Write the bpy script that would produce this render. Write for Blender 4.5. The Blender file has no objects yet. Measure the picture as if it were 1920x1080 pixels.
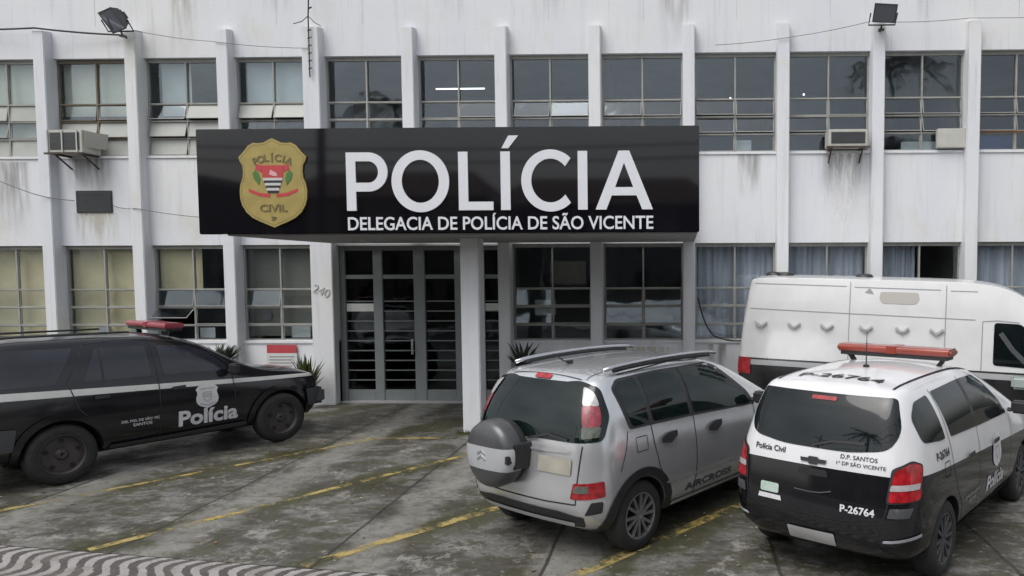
import bpy, bmesh, math, random
from mathutils import Vector, Matrix
from mathutils.bvhtree import BVHTree
from mathutils.geometry import delaunay_2d_cdt
random.seed(7)
SC = bpy.context.scene
COL = SC.collection
R = math.radians

# ------------------------------------------------------------------ camera
F_PX = 1411.0; PPX, PPY = 1250.0, 585.0; W0, H0 = 1920.0, 1080.0
cam_d = bpy.data.cameras.new('camera'); cam = bpy.data.objects.new('camera', cam_d); COL.objects.link(cam)
cam_d.sensor_fit = 'HORIZONTAL'; cam_d.sensor_width = 36.0
cam_d.lens = 36.0*F_PX/W0
cam_d.shift_x = -(PPX-W0/2)/W0
cam_d.shift_y = (PPY-H0/2)/W0
cam_d.clip_start = 0.1; cam_d.clip_end = 2000
_p, _y, _r = R(3.3), R(1.3), R(0.2)
fw = Vector((-math.sin(_y)*math.cos(_p), math.cos(_y)*math.cos(_p), -math.sin(_p)))
rt = Vector((math.cos(_y), math.sin(_y), 0)); up = rt.cross(fw)
rt2 = rt*math.cos(_r) - up*math.sin(_r); up2 = rt*math.sin(_r) + up*math.cos(_r)
m = Matrix.Identity(4)
for i in range(3):
    m[i][0] = rt2[i]; m[i][1] = up2[i]; m[i][2] = -fw[i]
m[0][3], m[1][3], m[2][3] = 0.0, -14.4, 2.6
cam.matrix_world = m
SC.camera = cam

# ------------------------------------------------------------------ world, sun, exposure
w = bpy.data.worlds.new('World'); SC.world = w; w.use_nodes = True
nt = w.node_tree; nt.nodes.clear()
wo = nt.nodes.new('ShaderNodeOutputWorld'); bg = nt.nodes.new('ShaderNodeBackground')
sky = nt.nodes.new('ShaderNodeTexSky'); sky.sky_type = 'NISHITA'; sky.sun_disc = False
SUN_EL, SUN_AZ = R(58), R(214)
sky.sun_elevation = SUN_EL; sky.sun_rotation = SUN_AZ; sky.dust_density = 4.0; sky.air_density = 1.2; sky.ozone_density = 1.0
# overcast deck: procedural cloud brightness over the desaturated sky colour
hs = nt.nodes.new('ShaderNodeHueSaturation'); hs.inputs['Saturation'].default_value = 0.30
tc = nt.nodes.new('ShaderNodeTexCoord'); mp = nt.nodes.new('ShaderNodeMapping'); mp.inputs['Scale'].default_value = (1, 1, 2.2)
nz = nt.nodes.new('ShaderNodeTexNoise'); nz.inputs['Scale'].default_value = 2.3; nz.inputs['Detail'].default_value = 6
cr = nt.nodes.new('ShaderNodeValToRGB'); cr.color_ramp.elements[0].position = .3; cr.color_ramp.elements[0].color = (.72, .73, .76, 1)
cr.color_ramp.elements[1].position = .7; cr.color_ramp.elements[1].color = (1.15, 1.15, 1.14, 1)
mx = nt.nodes.new('ShaderNodeMix'); mx.data_type = 'RGBA'; mx.blend_type = 'MULTIPLY'; mx.inputs[0].default_value = 1.0
nt.links.new(sky.outputs[0], hs.inputs['Color']); nt.links.new(tc.outputs['Generated'], mp.inputs[0]); nt.links.new(mp.outputs[0], nz.inputs['Vector'])
nt.links.new(nz.outputs['Fac'], cr.inputs[0]); nt.links.new(hs.outputs[0], mx.inputs[6]); nt.links.new(cr.outputs[0], mx.inputs[7])
nt.links.new(mx.outputs[2], bg.inputs['Color']); bg.inputs['Strength'].default_value = 0.13
nt.links.new(bg.outputs[0], wo.inputs['Surface'])
sl = bpy.data.lights.new('sun', 'SUN'); sl.energy = 0.9; sl.angle = R(40); sl.color = (1, .985, .96)
so = bpy.data.objects.new('sun', sl); COL.objects.link(so)
sdir = Vector((math.sin(SUN_AZ)*math.cos(SUN_EL), math.cos(SUN_AZ)*math.cos(SUN_EL), math.sin(SUN_EL)))
so.rotation_euler = sdir.to_track_quat('Z', 'Y').to_euler(); so.location = (0, -20, 30)
SC.view_settings.view_transform = 'Standard'; SC.view_settings.look = 'None'
SC.view_settings.exposure = 0.60; SC.view_settings.gamma = 1.0

# ------------------------------------------------------------------ materials
LINE_X = [-2.13, -0.04, 2.05, 4.13, -4.67]
MOS_PH = 0.01
def nn(t, k, **kw):
    n = t.nodes.new(k)
    for a, b in kw.items():
        if a.startswith('_'): n.inputs[a[1:].replace('_', ' ')].default_value = b
        else: setattr(n, a, b)
    return n
def mat(name, col, rough=.5, metal=0, coat=0, var=.0, scale=6, spec=.5, bump=0, stretch=(1, 1, 1), dirt=None, dirt_amt=.3, dirt_scale=3, trans=0, alpha=1):
    m = bpy.data.materials.new(name); m.use_nodes = True; t = m.node_tree
    b = t.nodes['Principled BSDF']; L = t.links.new
    b.inputs['Base Color'].default_value = (*col, 1); b.inputs['Roughness'].default_value = rough; b.inputs['Metallic'].default_value = metal
    b.inputs['Coat Weight'].default_value = coat; b.inputs['Coat Roughness'].default_value = .04; b.inputs['Specular IOR Level'].default_value = spec
    b.inputs['Alpha'].default_value = alpha
    if trans: b.inputs['Transmission Weight'].default_value = trans
    tc = nn(t, 'ShaderNodeTexCoord'); mp = nn(t, 'ShaderNodeMapping'); mp.inputs['Scale'].default_value = stretch; L(tc.outputs['Object'], mp.inputs[0])
    out = None
    if var or dirt:
        n = nn(t, 'ShaderNodeTexNoise'); n.inputs['Scale'].default_value = scale; n.inputs['Detail'].default_value = 6; L(mp.outputs[0], n.inputs['Vector'])
        r = nn(t, 'ShaderNodeMapRange'); r.inputs['From Min'].default_value = .3; r.inputs['From Max'].default_value = .7
        r.inputs['To Min'].default_value = 1-var; r.inputs['To Max'].default_value = 1+var*.6; L(n.outputs['Fac'], r.inputs[0])
        vm = nn(t, 'ShaderNodeVectorMath', operation='SCALE'); vm.inputs[0].default_value = col; L(r.outputs[0], vm.inputs['Scale']); out = vm.outputs[0]
        if dirt:
            n2 = nn(t, 'ShaderNodeTexNoise'); n2.inputs['Scale'].default_value = dirt_scale; n2.inputs['Detail'].default_value = 8; n2.inputs['Roughness'].default_value = .65; L(mp.outputs[0], n2.inputs['Vector'])
            r2 = nn(t, 'ShaderNodeMapRange'); r2.inputs['From Min'].default_value = .5; r2.inputs['From Max'].default_value = .78; r2.inputs['To Max'].default_value = dirt_amt; L(n2.outputs['Fac'], r2.inputs[0])
            mi = nn(t, 'ShaderNodeMix', data_type='RGBA'); L(r2.outputs[0], mi.inputs[0]); L(out, mi.inputs[6]); mi.inputs[7].default_value = (*dirt, 1); out = mi.outputs[2]
        L(out, b.inputs['Base Color'])
    if bump:
        n3 = nn(t, 'ShaderNodeTexNoise'); n3.inputs['Scale'].default_value = 40; L(tc.outputs['Object'], n3.inputs['Vector'])
        bp = nn(t, 'ShaderNodeBump'); bp.inputs['Strength'].default_value = bump; bp.inputs['Distance'].default_value = .01; L(n3.outputs['Fac'], bp.inputs['Height']); L(bp.outputs[0], b.inputs['Normal'])
    return m

def band_paint(name, base, stops, rough=.25, metal=0, coat=.6, dust=1.0):
    """car paint with horizontal colour fields: stops = [(z0, slope_x, colour above)]"""
    m = mat(name, base, rough, metal, coat); t = m.node_tree; L = t.links.new; b = t.nodes['Principled BSDF']
    tc = nn(t, 'ShaderNodeTexCoord'); s = nn(t, 'ShaderNodeSeparateXYZ'); L(tc.outputs['Object'], s.inputs[0])
    cur = None
    for z0, sx, c in stops:
        a = nn(t, 'ShaderNodeMath', operation='MULTIPLY_ADD'); L(s.outputs['X'], a.inputs[0]); a.inputs[1].default_value = sx; a.inputs[2].default_value = z0
        g = nn(t, 'ShaderNodeMath', operation='GREATER_THAN'); L(s.outputs['Z'], g.inputs[0]); L(a.outputs[0], g.inputs[1])
        mi = nn(t, 'ShaderNodeMix', data_type='RGBA'); L(g.outputs[0], mi.inputs[0])
        if cur: L(cur, mi.inputs[6])
        else: mi.inputs[6].default_value = (*base, 1)
        mi.inputs[7].default_value = (*c, 1); cur = mi.outputs[2]
    # road film: dull, only a thin uneven dust
    n = nn(t, 'ShaderNodeTexNoise'); n.inputs['Scale'].default_value = 3; n.inputs['Detail'].default_value = 3; L(tc.outputs['Object'], n.inputs['Vector'])
    r = nn(t, 'ShaderNodeMapRange'); r.inputs['From Min'].default_value = .35; r.inputs['From Max'].default_value = .8; r.inputs['To Max'].default_value = .12; L(n.outputs['Fac'], r.inputs[0])
    mi = nn(t, 'ShaderNodeMix', data_type='RGBA'); L(r.outputs[0], mi.inputs[0]); L(cur, mi.inputs[6]) if cur else None
    if not cur: mi.inputs[6].default_value = (*base, 1)
    mi.inputs[7].default_value = (.2*dust, .19*dust, .17*dust, 1); L(mi.outputs[2], b.inputs['Base Color'])
    return m

def wall_mat():
    m = bpy.data.materials.new('white_wall_paint'); m.use_nodes = True; t = m.node_tree; L = t.links.new; b = t.nodes['Principled BSDF']
    b.inputs['Roughness'].default_value = .85
    tc = nn(t, 'ShaderNodeTexCoord')
    def noise(scale, st, lo, hi, det=6):
        mp = nn(t, 'ShaderNodeMapping'); mp.inputs['Scale'].default_value = st; L(tc.outputs['Object'], mp.inputs[0])
        n = nn(t, 'ShaderNodeTexNoise'); n.inputs['Scale'].default_value = scale; n.inputs['Detail'].default_value = det; n.inputs['Roughness'].default_value = .6; L(mp.outputs[0], n.inputs['Vector'])
        r = nn(t, 'ShaderNodeMapRange'); r.inputs['From Min'].default_value = lo; r.inputs['From Max'].default_value = hi; L(n.outputs['Fac'], r.inputs[0]); return r.outputs[0]
    def mixc(f, a, c, amt):
        mu = nn(t, 'ShaderNodeMath', operation='MULTIPLY'); L(f, mu.inputs[0]); mu.inputs[1].default_value = amt
        mi = nn(t, 'ShaderNodeMix', data_type='RGBA'); L(mu.outputs[0], mi.inputs[0])
        if isinstance(a, tuple): mi.inputs[6].default_value = (*a, 1)
        else: L(a, mi.inputs[6])
        mi.inputs[7].default_value = (*c, 1); return mi.outputs[2]
    c = mixc(noise(.55, (1, 1, .45), .35, .65), (.62, .635, .675), (.67, .675, .675), 1)
    c = mixc(noise(4.5, (1, 1, .09), .54, .74), c, (.44, .44, .43), .42)       # rain streaks
    c = mixc(noise(14, (1, 1, .05), .58, .8), c, (.26, .25, .23), .38)      # thin dark runs
    c = mixc(noise(1.3, (1, 1, .8), .56, .78), c, (.56, .55, .46), .6)      # yellowed damp
    c = mixc(noise(9, (1, 1, 1), .66, .8), c, (.30, .28, .25), .35)         # scuffs
    L(c, b.inputs['Base Color'])
    n = nn(t, 'ShaderNodeTexNoise'); n.inputs['Scale'].default_value = 18; n.inputs['Detail'].default_value = 5; L(tc.outputs['Object'], n.inputs['Vector'])
    bp = nn(t, 'ShaderNodeBump'); bp.inputs['Strength'].default_value = .25; bp.inputs['Distance'].default_value = .01; L(n.outputs['Fac'], bp.inputs['Height']); L(bp.outputs[0], b.inputs['Normal'])
    return m

def glass_mat(name, tint=(.93, .96, .97), amt=.95, rough=.045, ior=1.62):
    """thin window glass: see-through film plus fresnel reflection"""
    m = bpy.data.materials.new(name); m.use_nodes = True; t = m.node_tree; t.nodes.clear(); L = t.links.new
    o = nn(t, 'ShaderNodeOutputMaterial'); tr = nn(t, 'ShaderNodeBsdfTransparent'); tr.inputs[0].default_value = (*[c*amt for c in tint], 1)
    g = nn(t, 'ShaderNodeBsdfGlossy'); g.inputs['Roughness'].default_value = rough; g.inputs['Color'].default_value = (.86, .94, 1, 1)
    lw0 = nn(t, 'ShaderNodeLayerWeight'); lw0.inputs['Blend'].default_value = .5; pw = nn(t, 'ShaderNodeMath', operation='POWER'); L(lw0.outputs['Facing'], pw.inputs[0]); pw.inputs[1].default_value = 5
    lw = nn(t, 'ShaderNodeMath', operation='MULTIPLY_ADD'); L(pw.outputs[0], lw.inputs[0]); lw.inputs[1].default_value = .9; f0 = ((ior-1)/(ior+1))**2; lw.inputs[2].default_value = f0
    n = nn(t, 'ShaderNodeTexNoise'); n.inputs['Scale'].default_value = 1.6; tc = nn(t, 'ShaderNodeTexCoord'); L(tc.outputs['Object'], n.inputs['Vector'])
    bp = nn(t, 'ShaderNodeBump'); bp.inputs['Strength'].default_value = .35; bp.inputs['Distance'].default_value = .02; L(n.outputs['Fac'], bp.inputs['Height']); L(bp.outputs[0], g.inputs['Normal'])
    mx = nn(t, 'ShaderNodeMixShader'); L(lw.outputs[0], mx.inputs[0]); L(tr.outputs[0], mx.inputs[1]); L(g.outputs[0], mx.inputs[2]); L(mx.outputs[0], o.inputs[0])
    return m

def worn_paint(name, col):
    m = bpy.data.materials.new(name); m.use_nodes = True; t = m.node_tree; L = t.links.new
    b = t.nodes['Principled BSDF']; o = t.nodes['Material Output']; b.inputs['Roughness'].default_value = .7
    tc = nn(t, 'ShaderNodeTexCoord'); n = nn(t, 'ShaderNodeTexNoise'); n.inputs['Scale'].default_value = 3.2; n.inputs['Detail'].default_value = 10; n.inputs['Roughness'].default_value = .72; L(tc.outputs['Object'], n.inputs['Vector'])
    r = nn(t, 'ShaderNodeMapRange'); r.inputs['From Min'].default_value = .45; r.inputs['From Max'].default_value = .56; r.inputs['To Max'].default_value = .88; L(n.outputs['Fac'], r.inputs[0])
    n2 = nn(t, 'ShaderNodeTexNoise'); n2.inputs['Scale'].default_value = 1.1; L(tc.outputs['Object'], n2.inputs['Vector'])
    mi = nn(t, 'ShaderNodeMix', data_type='RGBA'); L(n2.outputs['Fac'], mi.inputs[0]); mi.inputs[6].default_value = (*col, 1); mi.inputs[7].default_value = (.36, .31, .15, 1); L(mi.outputs[2], b.inputs['Base Color'])
    tr = nn(t, 'ShaderNodeBsdfTransparent'); mx = nn(t, 'ShaderNodeMixShader'); L(r.outputs[0], mx.inputs[0]); L(tr.outputs[0], mx.inputs[1]); L(b.outputs[0], mx.inputs[2]); L(mx.outputs[0], o.inputs[0])
    return m

def ground_mat():
    m = bpy.data.materials.new('mossy_concrete'); m.use_nodes = True; t = m.node_tree; L = t.links.new; b = t.nodes['Principled BSDF']
    tc = nn(t, 'ShaderNodeTexCoord'); s = nn(t, 'ShaderNodeSeparateXYZ'); L(tc.outputs['Object'], s.inputs[0])
    def noise(scale, lo, hi, det=8, rot=0, st=(1, 1, 1), rough=.62):
        mp = nn(t, 'ShaderNodeMapping'); mp.inputs['Scale'].default_value = st; mp.inputs['Rotation'].default_value = (0, 0, rot); L(tc.outputs['Object'], mp.inputs[0])
        n = nn(t, 'ShaderNodeTexNoise'); n.inputs['Scale'].default_value = scale; n.inputs['Detail'].default_value = det; n.inputs['Roughness'].default_value = rough; L(mp.outputs[0], n.inputs['Vector'])
        r = nn(t, 'ShaderNodeMapRange'); r.inputs['From Min'].default_value = lo; r.inputs['From Max'].default_value = hi; L(n.outputs['Fac'], r.inputs[0]); return r.outputs[0]
    def mixc(f, a, c, amt=1.0):
        mu = nn(t, 'ShaderNodeMath', operation='MULTIPLY'); L(f, mu.inputs[0]); mu.inputs[1].default_value = amt
        mi = nn(t, 'ShaderNodeMix', data_type='RGBA'); L(mu.outputs[0], mi.inputs[0])
        if isinstance(a, tuple): mi.inputs[6].default_value = (*a, 1)
        else: L(a, mi.inputs[6])
        mi.inputs[7].default_value = (*c, 1); return mi.outputs[2]
    c = mixc(noise(22, .35, .7), (.12, .116, .108), (.19, .185, .17))
    c = mixc(noise(1.1, .46, .54, rot=.6, st=(.7, 1.3, 1), rough=.72), c, (.050, .046, .037), .92)     # damp brown film
    c = mixc(noise(2.6, .49, .545, rot=.6, st=(.7, 1.2, 1), rough=.74), c, (.052, .050, .030), .85)   # moss
    c = mixc(noise(5.5, .55, .64, rough=.75), c, (.045, .042, .035), .8)                   # black blotches
    c = mixc(noise(2.1, .56, .60, rot=1.2, rough=.76), c, (.26, .25, .23), .8)          # bare scraped concrete
    c = mixc(noise(60, .66, .72), c, (.30, .29, .26), .4)                                  # grit and leaves
    def joint(axis, x0, per, wdt):
        wob = nn(t, 'ShaderNodeTexNoise'); wob.inputs['Scale'].default_value = 2.0; wob.inputs['Detail'].default_value = 6; L(tc.outputs['Object'], wob.inputs['Vector'])
        a = nn(t, 'ShaderNodeMath', operation='MULTIPLY_ADD'); L(wob.outputs['Fac'], a.inputs[0]); a.inputs[1].default_value = .05; L(s.outputs[axis], a.inputs[2])
        d = nn(t, 'ShaderNodeMath', operation='SUBTRACT'); L(a.outputs[0], d.inputs[0]); d.inputs[1].default_value = x0+.025
        q = nn(t, 'ShaderNodeMath', operation='PINGPONG'); L(d.outputs[0], q.inputs[0]); q.inputs[1].default_value = per/2
        r = nn(t, 'ShaderNodeMapRange'); r.inputs['From Min'].default_value = wdt; r.inputs['From Max'].default_value = wdt*.5; L(q.outputs[0], r.inputs[0]); return r.outputs[0]
    # moss creeping along the painted lines (they run 36 degrees off the wall normal)
    mr = nn(t, 'ShaderNodeMapping'); mr.inputs['Rotation'].default_value = (0, 0, R(36)); L(tc.outputs['Object'], mr.inputs[0])
    sr = nn(t, 'ShaderNodeSeparateXYZ'); L(mr.outputs[0], sr.inputs[0])
    wn = nn(t, 'ShaderNodeTexNoise'); wn.inputs['Scale'].default_value = 1.7; wn.inputs['Detail'].default_value = 9; wn.inputs['Roughness'].default_value = .7; L(tc.outputs['Object'], wn.inputs['Vector'])
    wa_ = nn(t, 'ShaderNodeMath', operation='MULTIPLY_ADD'); L(wn.outputs['Fac'], wa_.inputs[0]); wa_.inputs[1].default_value = 1.1; L(sr.outputs['X'], wa_.inputs[2])
    def band(x0, hw, col, amt):
        nonlocal c
        a = nn(t, 'ShaderNodeMath', operation='SUBTRACT'); L(wa_.outputs[0], a.inputs[0]); a.inputs[1].default_value = x0+.55
        ab = nn(t, 'ShaderNodeMath', operation='ABSOLUTE'); L(a.outputs[0], ab.inputs[0])
        r = nn(t, 'ShaderNodeMapRange'); r.inputs['From Min'].default_value = hw; r.inputs['From Max'].default_value = hw*.35; L(ab.outputs[0], r.inputs[0]); c = mixc(r.outputs[0], c, col, amt)
    for lx in LINE_X: band(lx, .36, (.043, .043, .017), .92)
    def jband(x0, hw, col, amt):
        nonlocal c
        a = nn(t, 'ShaderNodeMath', operation='MULTIPLY_ADD'); L(wn.outputs['Fac'], a.inputs[0]); a.inputs[1].default_value = .9; L(s.outputs['X'], a.inputs[2])
        a2 = nn(t, 'ShaderNodeMath', operation='SUBTRACT'); L(a.outputs[0], a2.inputs[0]); a2.inputs[1].default_value = x0+.45
        ab = nn(t, 'ShaderNodeMath', operation='ABSOLUTE'); L(a2.outputs[0], ab.inputs[0])
        r = nn(t, 'ShaderNodeMapRange'); r.inputs['From Min'].default_value = hw; r.inputs['From Max'].default_value = hw*.4; L(ab.outputs[0], r.inputs[0]); c = mixc(r.outputs[0], c, col, amt)
    for jx in (-7.1, -4.9, -2.9, -1.0): jband(jx, .34, (.22, .215, .195), .75)
    c = mixc(noise(6, .50, .58, rough=.8), c, (.055, .049, .038), .5)
    c = mixc(noise(9, .57, .62, rot=.9, rough=.8), c, (.27, .265, .24), .6)
    c = mixc(noise(3.1, .55, .62, rot=.3, rough=.75), c, (.060, .060, .026), .6)
    c = mixc(joint('X', -5.30, 2.04, .022), c, (.022, .022, .017), .85)
    c = mixc(joint('Y', -6.0, 3.0, .016), c, (.045, .045, .035), .5)
    L(c, b.inputs['Base Color'])
    rr = nn(t, 'ShaderNodeMapRange'); L(noise(1.2, .4, .62), rr.inputs[0]); rr.inputs['To Min'].default_value = .8; rr.inputs['To Max'].default_value = .33; L(rr.outputs[0], b.inputs['Roughness'])
    n = nn(t, 'ShaderNodeTexNoise'); n.inputs['Scale'].default_value = 14; n.inputs['Detail'].default_value = 9; L(tc.outputs['Object'], n.inputs['Vector'])
    bp = nn(t, 'ShaderNodeBump'); bp.inputs['Strength'].default_value = .5; bp.inputs['Distance'].default_value = .02; L(n.outputs['Fac'], bp.inputs['Height']); L(bp.outputs[0], b.inputs['Normal'])
    return m

def mosaic_mat():
    """black and white stone mosaic laid in zigzag stripes"""
    m = bpy.data.materials.new('wave_stone_mosaic'); m.use_nodes = True; t = m.node_tree; L = t.links.new; b = t.nodes['Principled BSDF']
    tc = nn(t, 'ShaderNodeTexCoord'); mp = nn(t, 'ShaderNodeMapping'); mp.inputs['Rotation'].default_value = (0, 0, R(9)); L(tc.outputs['Object'], mp.inputs[0])
    s = nn(t, 'ShaderNodeSeparateXYZ'); L(mp.outputs[0], s.inputs[0])
    M = lambda op, a, bb=None: (lambda n: ([L(v, n.inputs[i]) if hasattr(v, 'links') or hasattr(v, 'is_linked') else setattr(n.inputs[i], 'default_value', v) for i, v in enumerate((a, bb)) if v is not None], n.outputs[0])[1])(nn(t, 'ShaderNodeMath', operation=op))
    n0 = nn(t, 'ShaderNodeTexNoise'); n0.inputs['Scale'].default_value = 3; L(tc.outputs['Object'], n0.inputs['Vector'])
    yo = M('ADD', s.outputs['Y'], M('MULTIPLY', n0.outputs['Fac'], .12))
    zz = M('MULTIPLY', M('COSINE', M('MULTIPLY', M('ADD', yo, 20.0+MOS_PH), 2*math.pi/.62)), -.115)
    xx = M('ADD', s.outputs['X'], zz)
    st = M('SINE', M('MULTIPLY', xx, 2*math.pi/.18))
    n = nn(t, 'ShaderNodeTexVoronoi'); n.inputs['Scale'].default_value = 26; L(tc.outputs['Object'], n.inputs['Vector'])
    ed = M('ADD', st, M('MULTIPLY', M('SUBTRACT', n.outputs['Color'], .5), .7))
    r = nn(t, 'ShaderNodeMapRange'); r.inputs['From Min'].default_value = -.12; r.inputs['From Max'].default_value = .12; L(ed, r.inputs[0])
    mi = nn(t, 'ShaderNodeMix', data_type='RGBA'); L(r.outputs[0], mi.inputs[0]); mi.inputs[6].default_value = (.07, .06, .058, 1); mi.inputs[7].default_value = (.29, .275, .265, 1)
    n2 = nn(t, 'ShaderNodeTexNoise'); n2.inputs['Scale'].default_value = 3; n2.inputs['Detail'].default_value = 8; L(tc.outputs['Object'], n2.inputs['Vector'])
    r2 = nn(t, 'ShaderNodeMapRange'); r2.inputs['From Min'].default_value = .45; r2.inputs['From Max'].default_value = .7; r2.inputs['To Max'].default_value = .55; L(n2.outputs['Fac'], r2.inputs[0])
    m2 = nn(t, 'ShaderNodeMix', data_type='RGBA'); L(r2.outputs[0], m2.inputs[0]); L(mi.outputs[2], m2.inputs[6]); m2.inputs[7].default_value = (.13, .12, .095, 1)
    L(m2.outputs[2], b.inputs['Base Color']); b.inputs['Roughness'].default_value = .65
    bp = nn(t, 'ShaderNodeBump'); bp.inputs['Strength'].default_value = .6; bp.inputs['Distance'].default_value = .01; bp.invert = True; L(n.outputs['Distance'], bp.inputs['Height']); L(bp.outputs[0], b.inputs['Normal'])
    return m

M_ = {}
def MT():
    M_.update(
        wall=wall_mat(), pil=None,
        slab=mat('canopy_concrete', (.36, .36, .36), .85, var=.15, scale=3, dirt=(.2, .19, .17), dirt_amt=.5),
        ground=ground_mat(), mosaic=mosaic_mat(), asphalt=mat('asphalt', (.05, .05, .052), .85, var=.25, scale=20),
        yellow=worn_paint('worn_yellow_paint', (.40, .27, .05)),
        frame=mat('cream_window_paint', (.30, .30, .28), .5, var=.12, scale=5, dirt=(.2, .18, .14), dirt_amt=.5, dirt_scale=8),
        frame_dark=mat('brown_rusted_frame_paint', (.16, .135, .10), .6, var=.2, dirt=(.08, .05, .03)),
        glass=glass_mat('window_glass'), frost=mat('frosted_white_pane', (.36, .37, .34), .45, var=.1, scale=3),
        blind=mat('beige_blind', (.56, .56, .46), .8, var=.14, scale=1.5), blindgrey=mat('pale_grey_blind', (.52, .56, .55), .8, var=.1, scale=2), dusk=mat('dim_yellow_blind', (.78, .66, .42), .8, var=.3, scale=1.2),
        curtain=mat('grey_curtain', (.50, .51, .57), .85, var=.3, scale=5, stretch=(1, 1, .06)),
        room=mat('room_wall', (.20, .19, .16), .9, var=.3, scale=.8), roomfloor=mat('room_floor', (.06, .055, .05), .5),
        board=mat('black_gloss_board', (.005, .005, .007), .05, spec=.5, coat=0), white_letter=mat('white_letter_acrylic', (.66, .67, .70), .35, var=.03),
        gold=mat('gold_shield', (.36, .28, .09), .4, metal=.15, var=.12, scale=7), goldline=mat('dark_gold_line', (.16, .13, .05), .4),
        red=mat('crest_red', (.45, .05, .05), .4), green=mat('crest_green', (.06, .16, .04), .5), cwhite=mat('crest_white', (.5, .5, .5), .5), cblack=mat('crest_black', (.02, .02, .02), .5),
        door=mat('grey_green_door_paint', (.20, .22, .22), .4, var=.08), bar=mat('door_bar', (.15, .165, .165), .4),
        doorglass=glass_mat('door_glass', (.5, .55, .55), .6, ior=1.45), paper=mat('white_paper', (.55, .56, .55), .7, var=.04),
        black=mat('black_plastic', (.022, .022, .024), .45, var=.2, scale=12), darkgrey=mat('dark_grey_plastic', (.06, .062, .068), .5, var=.12, scale=9),
        rubber=mat('tyre_rubber', (.022, .022, .022), .8, var=.3, scale=14, bump=.3), steel=mat('dull_alloy', (.35, .36, .38), .35, metal=.8, var=.1), hubgrey=mat('dirty_black_rim', (.05, .043, .043), .55, var=.3, scale=9),
        chrome=mat('bright_trim', (.62, .63, .65), .2, metal=.9), tint=mat('tinted_car_glass', (.006, .009, .010), .03, spec=.42, var=.4, scale=2.5), greentint=mat('dark_green_car_glass', (.005, .011, .010), .03, spec=.45, var=.5, scale=2.5), tintblue=mat('tinted_suv_glass', (.023, .024, .033), .06, spec=.65, var=.4, scale=2.0),
        lens=mat('red_lens', (.36, .012, .018), .15, coat=.6, var=.55, scale=16), lensdim=mat('dim_red_lens', (.26, .03, .045), .18, coat=.5, var=.5, scale=22), lensdark=mat('smoked_lens', (.10, .11, .09), .15, coat=.5, var=.5, scale=20), striplight=mat('silver_plastic_strip', (.50, .51, .52), .35, var=.05), lensw=mat('clear_lens', (.38, .36, .36), .12, coat=1, var=.15, scale=25), lenso=mat('amber_red_lens', (.25, .038, .02), .3, coat=.5, var=.15),
        lenspink=mat('faded_red_lens', (.28, .028, .045), .3, coat=.5, var=.15), seam=mat('panel_gap', (.01, .01, .011), .8), greyseam=mat('van_panel_gap', (.28, .29, .30), .8),
        plate=mat('number_plate', (.42, .42, .41), .5, var=.15, scale=4), platebeige=mat('beige_number_plate', (.33, .31, .26), .5, var=.2, scale=6),
        acwhite=mat('aged_white_casing', (.46, .46, .42), .55, var=.12, dirt=(.25, .2, .13), dirt_amt=.5), acgrill=mat('ac_dark_grille', (.055, .06, .058), .6, var=.4, scale=30, stretch=(.1, .1, 1)), rust=mat('rusty_bracket', (.07, .05, .04), .8, var=.3),
        lampglass=mat('floodlight_glass', (.10, .11, .13), .08, coat=1), lampmet=mat('floodlight_casing', (.045, .047, .05), .45), reflector=mat('floodlight_reflector', (.6, .6, .6), .25, metal=.6),
        blueboard=mat('blue_board', (.02, .04, .16), .6, var=.3), orange=mat('orange_strip', (.28, .10, .03), .6), bronze=mat('dark_bronze_plaque', (.03, .032, .036), .35, var=.3, scale=25), cable=mat('weathered_cable', (.16, .16, .17), .8), cableblack=mat('black_cable', (.03, .03, .03), .7),
        leaf=mat('plant_leaf', (.07, .09, .02), .5, var=.5, scale=18), leafdark=mat('dark_plant_leaf', (.035, .045, .03), .5, var=.4, scale=18), trunk=mat('tree_bark', (.10, .08, .06), .9, var=.3),
        banner_red=mat('red_banner_print', (.42, .05, .06), .6, var=.1), decal=mat('white_decal', (.62, .62, .64), .5, var=.08, scale=30), decalgrey=mat('grey_decal', (.34, .35, .37), .5, var=.1), decaldark=mat('black_decal', (.02, .02, .022), .5), decalblue=mat('dark_blue_decal', (.05, .055, .08), .5), greenpaper=mat('pale_green_sticker', (.42, .52, .46), .6, var=.15, scale=30),
        house=mat('house_plaster', (.30, .27, .22), .9, var=.2, scale=2), house2=mat('grey_plaster', (.2, .2, .2), .9, var=.2, scale=2), tile=mat('clay_roof_tiles', (.10, .055, .04), .8, var=.3, scale=12), housewin=mat('house_window_glass', (.03, .035, .04), .08),
        lit=None)
    M_['tri_red'] = M_['red']

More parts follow.
